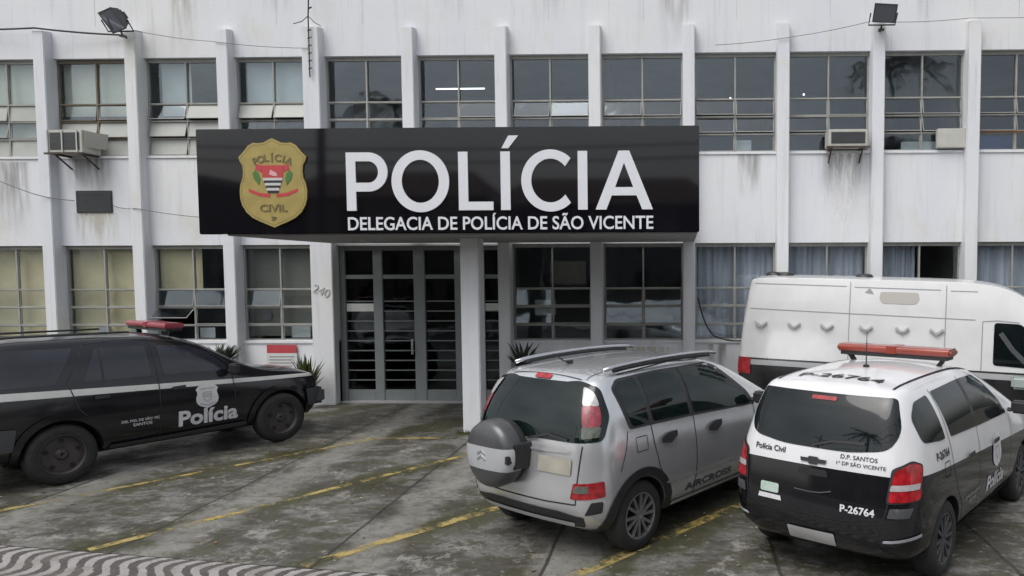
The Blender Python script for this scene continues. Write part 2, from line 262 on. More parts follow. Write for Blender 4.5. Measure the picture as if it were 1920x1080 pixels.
# ------------------------------------------------------------------ object helpers
def props(o, label=None, cat=None, group=None, kind=None):
    if label: o['label'] = label
    if cat: o['category'] = cat
    if group: o['group'] = group
    if kind: o['kind'] = kind
    return o
def empty(name, loc=(0, 0, 0), rz=0, label=None, cat=None, group=None):
    o = bpy.data.objects.new(name, None); o.empty_display_size = .2; COL.objects.link(o); o.location = loc; o.rotation_euler = (0, 0, rz)
    return props(o, label, cat, group)
def link(name, me, mats, parent=None, smooth=False):
    o = bpy.data.objects.new(name, me); COL.objects.link(o)
    if mats is not None:
        if len(me.materials): me.materials.clear()
        for q in (mats if isinstance(mats, (list, tuple)) else [mats]): me.materials.append(q)
    if smooth:
        for p in me.polygons: p.use_smooth = True
    if parent: o.parent = parent
    return o
class MB:
    def __init__(s): s.bm = bmesh.new(); s.mi = 0
    def poly(s, pts):
        f = s.bm.faces.new([s.bm.verts.new(p) for p in pts]); f.material_index = s.mi; return f
    def box(s, x0, x1, y0, y1, z0, z1):
        v = [s.bm.verts.new(p) for p in ((x0, y0, z0), (x1, y0, z0), (x1, y1, z0), (x0, y1, z0), (x0, y0, z1), (x1, y0, z1), (x1, y1, z1), (x0, y1, z1))]
        for q in ((0, 3, 2, 1), (4, 5, 6, 7), (0, 1, 5, 4), (1, 2, 6, 5), (2, 3, 7, 6), (3, 0, 4, 7)):
            f = s.bm.faces.new([v[i] for i in q]); f.material_index = s.mi
        return v
    def obox(s, c, ax, ay, az):
        """oriented box: centre, three half-axis vectors"""
        c, ax, ay, az = map(Vector, (c, ax, ay, az)); v = []
        for k in (-1, 1):
            for (i, j) in ((-1, -1), (1, -1), (1, 1), (-1, 1)): v.append(s.bm.verts.new(c+ax*i+ay*j+az*k))
        for q in ((0, 3, 2, 1), (4, 5, 6, 7), (0, 1, 5, 4), (1, 2, 6, 5), (2, 3, 7, 6), (3, 0, 4, 7)):
            f = s.bm.faces.new([v[i] for i in q]); f.material_index = s.mi
        return v
    def tube(s, pts, r, n=8, cap=True):
        pts = [Vector(p) for p in pts]; rings = []
        for i, p in enumerate(pts):
            d = (pts[min(i+1, len(pts)-1)]-pts[max(i-1, 0)]).normalized()
            a = d.orthogonal().normalized() if abs(d.z) > .9 else d.cross(Vector((0, 0, 1))).normalized()
            b = d.cross(a); rr = r[i] if isinstance(r, (list, tuple)) else r
            rings.append([s.bm.verts.new(p+(a*math.cos(2*math.pi*k/n)+b*math.sin(2*math.pi*k/n))*rr) for k in range(n)])
        for a, b in zip(rings, rings[1:]):
            for k in range(n):
                f = s.bm.faces.new((a[k], a[(k+1) % n], b[(k+1) % n], b[k])); f.material_index = s.mi
        if cap:
            for q in (rings[0][::-1], rings[-1]):
                f = s.bm.faces.new(q); f.material_index = s.mi
    def lathe(s, prof, n=40, axis='y'):
        """profile [(offset along axis, radius)]"""
        rings = []
        for a, r in prof:
            rings.append([s.bm.verts.new({'y': (r*math.cos(t), a, r*math.sin(t)), 'z': (r*math.cos(t), r*math.sin(t), a), 'x': (a, r*math.cos(t), r*math.sin(t))}[axis]) for t in [2*math.pi*k/n for k in range(n)]])
        for a, b in zip(rings, rings[1:]):
            for k in range(n):
                f = s.bm.faces.new((a[k], a[(k+1) % n], b[(k+1) % n], b[k])); f.material_index = s.mi
        return rings
    def prism(s, pts2, fn, d0, d1):
        """extrude 2-D outline: fn(u,v,d)->xyz"""
        a = [s.bm.verts.new(fn(u, v, d0)) for u, v in pts2]; b = [s.bm.verts.new(fn(u, v, d1)) for u, v in pts2]; n = len(a)
        for q in (a[::-1], b):
            f = s.bm.faces.new(q); f.material_index = s.mi
        for k in range(n):
            f = s.bm.faces.new((a[k], a[(k+1) % n], b[(k+1) % n], b[k])); f.material_index = s.mi
    def build(s, name, mats, parent=None, smooth=False, bevel=0, seg=2, tri=False):
        bmesh.ops.recalc_face_normals(s.bm, faces=s.bm.faces)
        if bevel:
            bmesh.ops.bevel(s.bm, geom=[e for e in s.bm.edges if len(e.link_faces) == 2 and e.calc_face_angle(0) > .5], offset=bevel, segments=seg, affect='EDGES', clamp_overlap=True)
        me = bpy.data.meshes.new(name); s.bm.to_mesh(me); s.bm.free()
        return link(name, me, mats, parent, smooth)
def text_polys(txt, size=1, bold=0, extrude=0, width=None, height=None, align='CENTER', shear=0):
    c = bpy.data.curves.new('t', 'FONT'); c.body = txt; c.size = size; c.offset = bold; c.extrude = extrude; c.align_x = align; c.resolution_u = 4; c.shear = shear
    o = bpy.data.objects.new('t', c); COL.objects.link(o); bpy.context.view_layer.update()
    me = bpy.data.meshes.new_from_object(o.evaluated_get(bpy.context.evaluated_depsgraph_get()))
    bpy.data.objects.remove(o); bpy.data.curves.remove(c)
    xs = [v.co.x for v in me.vertices]; ys = [v.co.y for v in me.vertices]
    sx = width/(max(xs)-min(xs)) if width else 1; sy = height/(max(ys)-min(ys)) if height else sx
    if height and not width: sx = sy
    cx, cy = (max(xs)+min(xs))/2, (max(ys)+min(ys))/2
    if align == 'LEFT': cx = min(xs)
    for v in me.vertices: v.co.x = (v.co.x-cx)*sx; v.co.y = (v.co.y-cy)*sy
    return me
def text_on_wall(name, txt, x, y, z, mt, parent, width=None, height=None, bold=0, depth=.02, rz=0):
    me = text_polys(txt, 1, bold, .5, width, height)
    zs = [v.co.z for v in me.vertices]
    for v in me.vertices:
        u, vv, d = v.co.x, v.co.y, v.co.z
        if rz: u, vv = u*math.cos(rz)-vv*math.sin(rz), u*math.sin(rz)+vv*math.cos(rz)
        v.co = (x+u, y-(d+.5)*depth, z+vv)
    return link(name, me, mt, parent)
def round_poly(pts, r, n=4):
    out = []; N = len(pts)
    for i in range(N):
        p, a, b = Vector(pts[i]), Vector(pts[i-1]), Vector(pts[(i+1) % N])
        rr = r[i] if isinstance(r, (list, tuple)) else r
        da, db = (a-p), (b-p); ra = min(rr, da.length*.45); rb = min(rr, db.length*.45)
        q0 = p+da.normalized()*ra; q1 = p+db.normalized()*rb
        for k in range(n+1):
            t = k/n; out.append(tuple(q0*(1-t)**2+p*2*t*(1-t)+q1*t*t))
    return out
MT()
# ------------------------------------------------------------------ setting: ground, parking lot, pavement, street
def sheet(name, pts, z, mt, parent=None, kind='structure'):
    mb = MB(); mb.poly([(x, y, z) for x, y in pts]); o = mb.build(name, mt, parent)
    if kind and not parent: o['kind'] = kind
    return o
sheet('ground', [(-300, -300), (300, -300), (300, 300), (-300, 300)], -.16, mat('bare_soil', (.09, .08, .06), .9, var=.2, scale=.5))
wa = R(99.1); wd = Vector((math.sin(wa), math.cos(wa)))         # pavement edge direction
P0 = Vector((-6.5, -7.53))
E0, E1 = P0-wd*9.0, P0+wd*17
park = sheet('parking_lot', [tuple(E0), tuple(E1), (13.5, .3), (-16.2, .3)], 0, M_['ground'])
nrm = Vector((-wd.y, wd.x)); nrm = nrm if nrm.y < 0 else -nrm
sheet('pavement', [tuple(E0+nrm*.001), tuple(E0+nrm*2.6), tuple(E1+nrm*2.6), tuple(E1+nrm*.001)], -.004, M_['mosaic'])
mb = MB(); a, b2 = E0+nrm*2.6, E1+nrm*2.6; c2, d2 = b2+nrm*.14, a+nrm*.14
mb.prism([tuple(a), tuple(b2), tuple(c2), tuple(d2)], lambda u, v, d: (u, v, d), -.158, -.006); mb.build('kerb', M_['slab'])['kind'] = 'structure'
sheet('road', [tuple(E0+nrm*2.74), tuple(E0+nrm*9.5), tuple(E1+nrm*9.5), tuple(E1+nrm*2.74)], -.15, M_['asphalt'])
sheet('far_pavement', [tuple(E0+nrm*9.5), tuple(E0+nrm*12), tuple(E1+nrm*12), tuple(E1+nrm*9.5)], -.02, M_['slab'])
def pline(a, b, wdt=.10):
    a, b = Vector(a), Vector(b); d = (b-a).normalized(); n = Vector((-d.y, d.x))*wdt/2
    mb = MB(); N = 14
    L = [a.lerp(b, i/N) for i in range(N+1)]
    for p, q in zip(L, L[1:]): mb.poly([(*(p-n), 0.004), (*(q-n), 0.004), (*(q+n), 0.004), (*(p+n), 0.004)])
    bmesh.ops.remove_doubles(mb.bm, verts=mb.bm.verts, dist=.0005)
    return mb.build('yellow_line', M_['yellow'], park)
pline((-8.55, -8.0), (-4.75, -3.05), .085); pline((-5.55, -7.65), (-3.05, -4.05), .10); pline((-3.35, -8.0), (-1.9, -6.2), .14)
pline((-.98, -8.25), (1.3, -5.35), .13); pline((-4.95, -3.05), (-3.75, -3.0), .09);
pline((-11.2, -7.6), (-8.2, -3.2), .1)

# ------------------------------------------------------------------ the police station
stn = empty('police_station', (0, 0, 0), 0, 'two-storey white police station with vertical pilasters and rows of grey windows', 'building')
FX = {i: i*1.755 for i in range(-9, 7)}
def fin_x(i, low):
    x = FX[i]
    if i == -4: return (x-.13, x+.19) if not low else (x-.09, x+.33)
    return (x-.01, x+.215)
X0, X1 = FX[-9], FX[6]+.215
ZT, ZB, GT, GB = 6.65, 4.80, 3.085, 1.225       # window bands
mb = MB()
mb.box(X0, X1, 0, .24, ZT, 9.6); mb.box(X0, X1, 0, .24, GT, ZB)
mb.box(X0, -6.69, 0, .24, 0, GB); mb.box(-3.5, X1, 0, .24, 0, GB)
mb.box(X0, X0+.24, .24, 9, 0, 9.6); mb.box(X1-.24, X1, .24, 9, 0, 9.6); mb.box(X0, X1, 9, 9.24, 0, 9.6)
mb.build('wall', M_['wall'], stn)
# vertical render joints and a ledge line on the plain wall
mb = MB()
for i in range(-9, 6):
    x = FX[i]+1.0+.08*math.sin(i*3.3)
    mb.box(x, x+.006, -.0022, .0, 7.25, 9.6)
mb.build('render_joint', mat('wall_joint', (.42, .42, .43), .9), stn)
mb = MB(); mb.box(X0, X1, 0.24, 9, 9.3, 9.5); mb.build('roof', M_['slab'], stn)
mb = MB(); mb.box(X0+.24, X1-.24, .24, 9, 3.5, 3.7); mb.box(X0+.24, X1-.24, .24, 9, .0, .02); mb.box(X0+.24, X1-.24, 5.0, 5.1, .02, 9.3)
for x in (-12.0, -8.6, -1.7, 1.9, 5.3): mb.box(x+.03, x+.13, .5, 5.0, .02, 9.3)
mb.box(X0+.24, X1-.24, .24, 5, 7.0, 7.1)
mb.build('room_wall', M_['room'], stn)
for i in range(-9, 7):
    mb = MB(); a, b1 = fin_x(i, False); la, lb = fin_x(i, True)
    def fin(xa, xb, z0, z1, top=False):
        v = mb.box(xa, xb, -.20, .10, z0, z1)
        if top:
            for q in v[4:6]: q.co.z -= .06
    if i == -4:
        fin(a, b1, 4.2, 7.20, True); fin(la, lb, 0, 3.7)
    elif i == -3: fin(a, b1, 3.35, 7.18, True)
    else: fin(a, b1, 0, 7.18, True)
    mb.build('pilaster', M_['wall'], stn, bevel=.012)

RU = [ZT, 5.80, 5.47, 5.14, ZB]; RL = [GT, 2.23, 1.88, 1.53, GB]
def window(xa, xb, rails, style, tilts, back=None, frame='frame', extra=None):
    """frame with mullion and rails; one fixed upper light, three rows of tilting sashes, two columns"""
    yg = .12; mid = (xa+xb)/2; t = .032
    fr = MB()
    zt, zb = rails[0], rails[-1]
    fr.box(xa, xa+t, yg-.03, yg+.03, zb, zt); fr.box(xb-t, xb, yg-.03, yg+.03, zb, zt)
    fr.box(xa+t, xb-t, yg-.03, yg+.03, zt-.07, zt); fr.box(xa+t, xb-t, yg-.03, yg+.03, zb, zb+.03)
    fr.box(mid-.014, mid+.014, yg-.045, yg+.02, zb+.03, zt-.07)
    for z in rails[1:-1]:
        fr.box(xa+t, mid-.014, yg-.04, yg+.01, z-.014, z+.014); fr.box(mid+.014, xb-t, yg-.04, yg+.01, z-.014, z+.014)
    f = fr.build('window', M_[frame], stn)
    g = MB()
    for (p, q) in ((xa+t, mid-.014), (mid+.014, xb-t)): g.box(p, q, yg, yg+.004, rails[1]+.014, zt-.07)
    g.build('fixed_pane', M_['glass'], f)
    h = MB(); hf = MB(); has = [0, 0]
    for r in range(3):
        zt_, zb_ = rails[r+1]-.018, rails[r+2]+.018
        for c, (p, q) in enumerate(((xa+t+.004, mid-.02), (mid+.02, xb-t-.004))):
            a = R(tilts[r][c]); hgt = zt_-zb_
            d = Vector((0, -math.sin(a), -math.cos(a)))*hgt; n = Vector((0, -math.cos(a), math.sin(a)))
            top = Vector((0, yg-.012, zt_)); cc = top+d/2+Vector(((p+q)/2, 0, 0))
            if style[r][c] == 'f':
                nf = MB(); nf.obox(cc, ((q-p)/2-.012, 0, 0), n*.002, d/2*.93); nf.build('frosted_sash_pane', M_['frost'], f)
            else:
                has[0] = 1; h.obox(cc, ((q-p)/2-.012, 0, 0), n*.002, d/2*.93)
            for s in (-1, 1):
                hf.obox(cc+Vector((s*((q-p)/2-.006), 0, 0)), (.006, 0, 0), n*.008, d/2)
                hf.obox(cc+d*.5*s*.97, ((q-p)/2-.012, 0, 0), n*.008, d*.02)
    if has[0]: h.build('sash_pane', M_['glass'], f)
    else: h.bm.free()
    hf.build('sash_frame', M_[frame], f)
    if back:
        kind, x_a, x_b, z_a = back
        mb = MB(); y = yg+.12
        if kind == 'curtain':
            N = 60; pts = []
            for i in range(N+1):
                x = x_a+(x_b-x_a)*i/N; pts.append((x, y+.05+.035*math.sin(i*1.15+math.sin(i*.37)*1.5)+.012*math.sin(i*2.9)))
            for (p, q) in zip(pts, pts[1:]): mb.poly([(p[0], p[1], z_a), (q[0], q[1], z_a), (q[0], q[1], zt), (p[0], p[1], zt)])
            bmesh.ops.remove_doubles(mb.bm, verts=mb.bm.verts, dist=.0005)
            mb.build('curtain', M_['curtain'], f, smooth=True)
        else:
            mb.box(x_a, x_b, y, y+.004, z_a, zt); mb.build('blind', M_[kind], f)
    return f
G = ('g', 'g'); Fz = ('f', 'f')
up_cfg = {
    -8: ((Fz, G, Fz), [(12, 6), (14, 5), (5, 5)], ('blind', 0, 1, 5.2)),
    -7: ((G, Fz, Fz), [(10, 14), (12, 12), (8, 4)], ('blind', 0, 1, 5.6)),
    -6: ((('g', 'f'), Fz, Fz), [(18, 22), (18, 14), (12, 10)], ('blindgrey', .12, .5, 5.6)),
    -5: ((('f', 'f'), G, G), [(20, 22), (10, 8), (8, 6)], ('blindgrey', .06, 1, 5.8)),
    -4: ((G, G, G), [(0, 0), (2, 0), (0, 0)], None),
    -3: ((G, G, G), [(4, 14), (8, 10), (0, 0)], None),
    -2: ((G, G, G), [(15, 17), (9, 6), (0, 0)], None),
    -1: ((G, G, G), [(17, 15), (12, 8), (0, 0)], None),
    0: ((G, G, G), [(17, 14), (16, 18), (8, 6)], None),
    1: ((G, G, G), [(3, 6), (18, 9), (6, 0)], None),
    2: ((G, G, G), [(15, 13), (18, 16), (5, 0)], None),
    3: ((G, G, G), [(13, 12), (15, 12), (3, 2)], None),
    4: ((G, G, G), [(10, 10), (12, 10), (2, 2)], None), 5: ((G, G, G), [(0, 0), (0, 0), (0, 0)], None), -9: ((G, G, G), [(0, 0), (0, 0), (0, 0)], ('blind', 0, 1, 5.2))}
for i in range(-9, 6):
    xa = fin_x(i, False)[1]; xb = fin_x(i+1, False)[0]; st, ti, bk = up_cfg[i]
    if bk: bk = (bk[0], xa+(xb-xa)*bk[1], xa+(xb-xa)*bk[2], bk[3])
    window(xa, xb, RU, st, ti, bk, 'frame_dark' if i in (-7,) else 'frame')
lo_cfg = {
    -9: ([(2, 2), (3, 3), (0, 0)], ('dusk', 0, 1, 1.3)), -8: ([(2, 2), (3, 3), (0, 0)], ('dusk', 0, 1, 1.3)),
    -7: ([(0, 0), (2, 2), (0, 0)], ('dusk', 0, 1, 1.3)), -6: ([(9, 9), (55, 6), (2, 2)], ('dusk', .0, .55, 2.2)), -5: ([(9, 3), (5, 4), (3, 2)], ('room', .0, 1, 1.3)),
    -2: ([(7, 14), (12, 16), (0, 0)], None), -1: ([(10, 10), (9, 9), (0, 0)], None),
    0: ([(0, 0), (0, 0), (0, 0)], ('curtain', 0, 1, 1.25)), 1: ([(2, 2), (0, 0), (0, 0)], ('curtain', 0, .97, 1.25)), 2: ([(0, 0), (0, 0), (0, 0)], ('curtain', .0, .48, 1.25)),
    3: ([(0, 0), (0, 0), (0, 0)], ('curtain', 0, 1, 1.25)), 4: ([(0, 0), (0, 0), (0, 0)], ('curtain', 0, 1, 1.25)), 5: ([(0, 0), (0, 0), (0, 0)], ('curtain', 0, 1, 1.25))}
for i, (ti, bk) in lo_cfg.items():
    xa = fin_x(i, True)[1]; xb = fin_x(i+1, True)[0]
    if bk: bk = (bk[0], xa+(xb-xa)*bk[1], xa+(xb-xa)*bk[2], bk[3])
    window(xa, xb, RL, (G, G, G), ti, bk)
for (lx, lz, ln) in ((-4.55, 6.28, 1.0), ):
    mb = MB(); mb.tube([(lx-ln/2, 1.1, lz), (lx+ln/2, 1.1, lz)], .014, 8)
    tl_m = bpy.data.materials.new('lit_tube'); tl_m.use_nodes = True; bs_ = tl_m.node_tree.nodes['Principled BSDF']; bs_.inputs['Emission Color'].default_value = (.9, .95, 1, 1); bs_.inputs['Emission Strength'].default_value = 2.0
    mb.build('ceiling_tube_lamp', tl_m, stn)
for (lx, lz) in ((.92, 5.92), (2.35, 5.98), (-7.45, 2.98), (-7.62, 2.02)):
    mb = MB(); bmesh.ops.create_icosphere(mb.bm, subdivisions=2, radius=.02); o = mb.build('lamp_bulb', tl_m, stn); o.location = (lx, .55, lz)
mb = MB(); mb.box(5.55, 6.25, .26, .28, 4.84, 5.10); mb.build('blue_board', M_['blueboard'], stn)
mb = MB(); mb.box(5.52, 6.98, .05, .07, 5.145, 5.175); mb.build('orange_strip', M_['orange'], stn)
for (x0, x1, z0, z1, m9) in ((-9.55, -9.25, 1.27, 1.47, 'paper'), (-7.72, -7.35, 1.27, 1.50, 'paper'), (-8.30, -8.12, 1.62, 1.82, 'cable'), (-11.6, -11.35, 1.27, 1.5, 'paper'), (-10.95, -10.75, 1.3, 1.52, 'greenpaper'), (1.0, 1.3, 4.85, 5.05, 'blindgrey'), (4.15, 4.8, 4.84, 5.0, 'blindgrey'), (-2.9, -2.5, 1.7, 2.0, 'blindgrey'), (-.75, -.2, 1.6, 1.85, 'frame_dark'), (-2.6, -1.9, 2.3, 2.75, 'frame_dark')):
    mb = MB(); mb.box(x0, x1, .21, .214, z0, z1); mb.build('window_paper', M_[m9], stn)
# sills
mb = MB()
for lw_, zz_, idx in ((False, ZB, range(-9, 6)), (True, GB, lo_cfg)):
    for i in idx:
        xa = fin_x(i, lw_)[1]; xb = fin_x(i+1, lw_)[0]; mb = MB(); mb.box(xa+.004, xb-.004, -.025, .09, zz_-.045, zz_+.003); mb.build('window_sill', M_['wall'], stn)

# entrance glazing
yd = .14
mb = MB()
mb.box(-6.69, -6.58, yd-.05, yd+.05, 0.0, 3.05); mb.box(-6.03, -5.85, yd-.05, yd+.05, .0, 3.05); mb.box(-5.24, -5.02, yd-.05, yd+.05, .0, 3.05); mb.box(-4.44, -4.27, yd-.05, yd+.05, .0, 3.05); mb.box(-3.90, -3.86, yd-.05, yd+.05, .0, 3.05); mb.box(-3.58, -3.50, yd-.05, yd+.05, .0, 3.05)
for a, b1 in ((-6.58, -6.03), (-5.85, -5.24), (-5.02, -4.44), (-4.27, -3.90), (-3.86, -3.58)):
    mb.box(a, b1, yd-.04, yd+.04, 2.42, 2.50); mb.box(a, b1, yd-.04, yd+.04, .04, .25); mb.box(a, b1, yd-.04, yd+.04, 2.97, 3.05)
ent = mb.build('entrance_frame', M_['door'], stn, bevel=.006)
g = MB()
for a, b1 in ((-6.58, -6.03), (-5.85, -5.24), (-5.02, -4.44), (-4.27, -3.90), (-3.86, -3.58)):
    g.box(a, b1, yd+.01, yd+.014, .25, 2.42); g.box(a, b1, yd+.01, yd+.014, 2.50, 2.97)
g.build('door_glass', M_['doorglass'], ent)
mb = MB()
for a, b1 in ((-6.58, -6.03), (-5.85, -5.24), (-5.02, -4.44), (-3.86, -3.58)):
    for k in range(9): z = .44+k*.193; mb.box(a, b1, yd-.02, yd-.006, z-.011, z+.011)
mb.build('door_bar', M_['bar'], ent)
mb = MB(); mb.box(-6.57, -6.04, yd-.03, yd-.026, 1.79, 1.94); mb.build('paper_notice', M_['paper'], ent); mb = MB(); mb.box(-3.855, -3.59, yd-.03, yd-.026, 1.80, 1.94); mb.build('paper_notice', M_['paper'], ent)
mb = MB(); mb.box(-5.30, -5.26, yd-.09, yd-.075, .95, 1.25); mb.build('door_handle', M_['steel'], ent)
mb = MB(); mb.box(-6.69, -3.5, -.0, .24, -.02, .04); mb.build('threshold', M_['slab'], stn)
mb = MB(); mb.box(-6.69, -3.5, -.002, .24, 3.055, 3.0846); mb.build('door_lintel', M_['slab'], stn)
# number painted on the wide pilaster
text_on_wall('house_number', '240', -6.90, -.2005, 2.20, mat('faded_number', (.43, .43, .43), .7), stn, height=.16, bold=.0, depth=.012, rz=R(-22))
# canopy and its column
mb = MB(); mb.box(-6.67, .20, -3.50, -.202, 3.10, 3.36); mb.build('canopy', M_['slab'], stn, bevel=.01)
mb = MB(); mb.box(-3.51, -3.22, -2.64, -2.30, 0, 3.098); mb.build('canopy_column', M_['wall'], stn, bevel=.015)
mb = MB(); mb.lathe([(3.075, .0), (3.07, .05), (3.098, .06)], 16, 'z'); o = mb.build('canopy_lamp', M_['acwhite'], stn); o.location = (-5.3, -2.0, 0)
# painted plinth under the windows (worn greenish patches)
def stain_mat(name, col, amt):
    m = bpy.data.materials.new(name); m.use_nodes = True; t = m.node_tree; L = t.links.new
    b = t.nodes['Principled BSDF']; o = t.nodes['Material Output']; b.inputs['Roughness'].default_value = .9; b.inputs['Base Color'].default_value = (*col, 1)
    tc = nn(t, 'ShaderNodeTexCoord'); mp = nn(t, 'ShaderNodeMapping'); mp.inputs['Scale'].default_value = (1, 1, .12); L(tc.outputs['Object'], mp.inputs[0])
    n = nn(t, 'ShaderNodeTexNoise'); n.inputs['Scale'].default_value = 9; n.inputs['Detail'].default_value = 7; L(mp.outputs[0], n.inputs['Vector'])
    uv = nn(t, 'ShaderNodeSeparateXYZ'); L(tc.outputs['Generated'], uv.inputs[0])
    ex = nn(t, 'ShaderNodeMath', operation='PINGPONG'); L(uv.outputs['X'], ex.inputs[0]); ex.inputs[1].default_value = .5
    ex2 = nn(t, 'ShaderNodeMapRange'); ex2.inputs['From Max'].default_value = .25; L(ex.outputs[0], ex2.inputs[0])
    m1 = nn(t, 'ShaderNodeMath', operation='MULTIPLY'); L(uv.outputs['Z'], m1.inputs[0]); L(ex2.outputs[0], m1.inputs[1])
    r = nn(t, 'ShaderNodeMapRange'); r.inputs['From Min'].default_value = .35; r.inputs['From Max'].default_value = .62; L(n.outputs['Fac'], r.inputs[0])
    m2 = nn(t, 'ShaderNodeMath', operation='MULTIPLY'); L(m1.outputs[0], m2.inputs[0]); L(r.outputs[0], m2.inputs[1])
    m3 = nn(t, 'ShaderNodeMath', operation='MULTIPLY'); L(m2.outputs[0], m3.inputs[0]); m3.inputs[1].default_value = amt; m3.use_clamp = True
    tr = nn(t, 'ShaderNodeBsdfTransparent'); mx = nn(t, 'ShaderNodeMixShader'); L(m3.outputs[0], mx.inputs[0]); L(tr.outputs[0], mx.inputs[1]); L(b.outputs[0], mx.inputs[2]); L(mx.outputs[0], o.inputs[0])
    return m
SD = stain_mat('dark_run_stain', (.22, .21, .19), .6); SY = stain_mat('yellow_run_stain', (.54, .52, .42), .9); SW = stain_mat('white_lime_run', (.80, .80, .80), 1.4)
for k, (xa, xb, za, zb, mt) in enumerate([(-11.95, -10.95, 4.05, 4.75, SD), (-11.9, -10.9, 3.09, 3.72, SY), (2.5, 3.5, 3.9, 4.79, SD), (2.75, 3.35, 3.1, 4.79, SW), 
        (-8.0, -7.4, 7.4, 9.3, SD), (-4.6, -4.0, 7.3, 9.2, SD), (-2.9, -2.2, 7.2, 9.4, SD), (1.0, 1.5, 3.9, 4.76, SD), (4.3, 4.7, 7.1, 9.2, SD), (-13.4, -12.6, 3.2, 4.7, SD), (-.5, .2, 6.7, 8.6, SD), (-9.8, -9.2, 6.7, 8.8, SY), (.4, .9, .2, 1.15, SD), (-1.4, -.2, .05, 1.1, SY)]):
    mb = MB(); y = -.0035-.0004*k; mb.poly([(xa, y, za), (xb, y, za), (xb, y, zb), (xa, y, zb)]); mb.build('wall_stain', mt, stn)
# ------------------------------------------------------------------ sign
sg = empty('police_sign', (-3.4, -3.6, 3.12), 0, 'long glossy black fascia sign with gold badge and white lettering above the entrance', 'sign')
def sgm(o):   # keep world geometry, parented to an empty placed at the sign's base
    o.location = (3.4, 3.6, -3.12); return o
mb = MB(); mb.box(-7.02, .225, -3.60, -3.505, 3.12, 4.625); sgm(mb.build('board', M_['board'], sg, bevel=.012))
mb = MB(); mb.box(-6.9, .1, -3.503, -3.30, 4.3, 4.5); mb.box(-6.6, -6.5, -3.503, -.25, 3.5, 3.6); mb.box(-.1, 0, -3.503, -.25, 3.5, 3.6); sgm(mb.build('back_bracket', M_['rust'], sg))
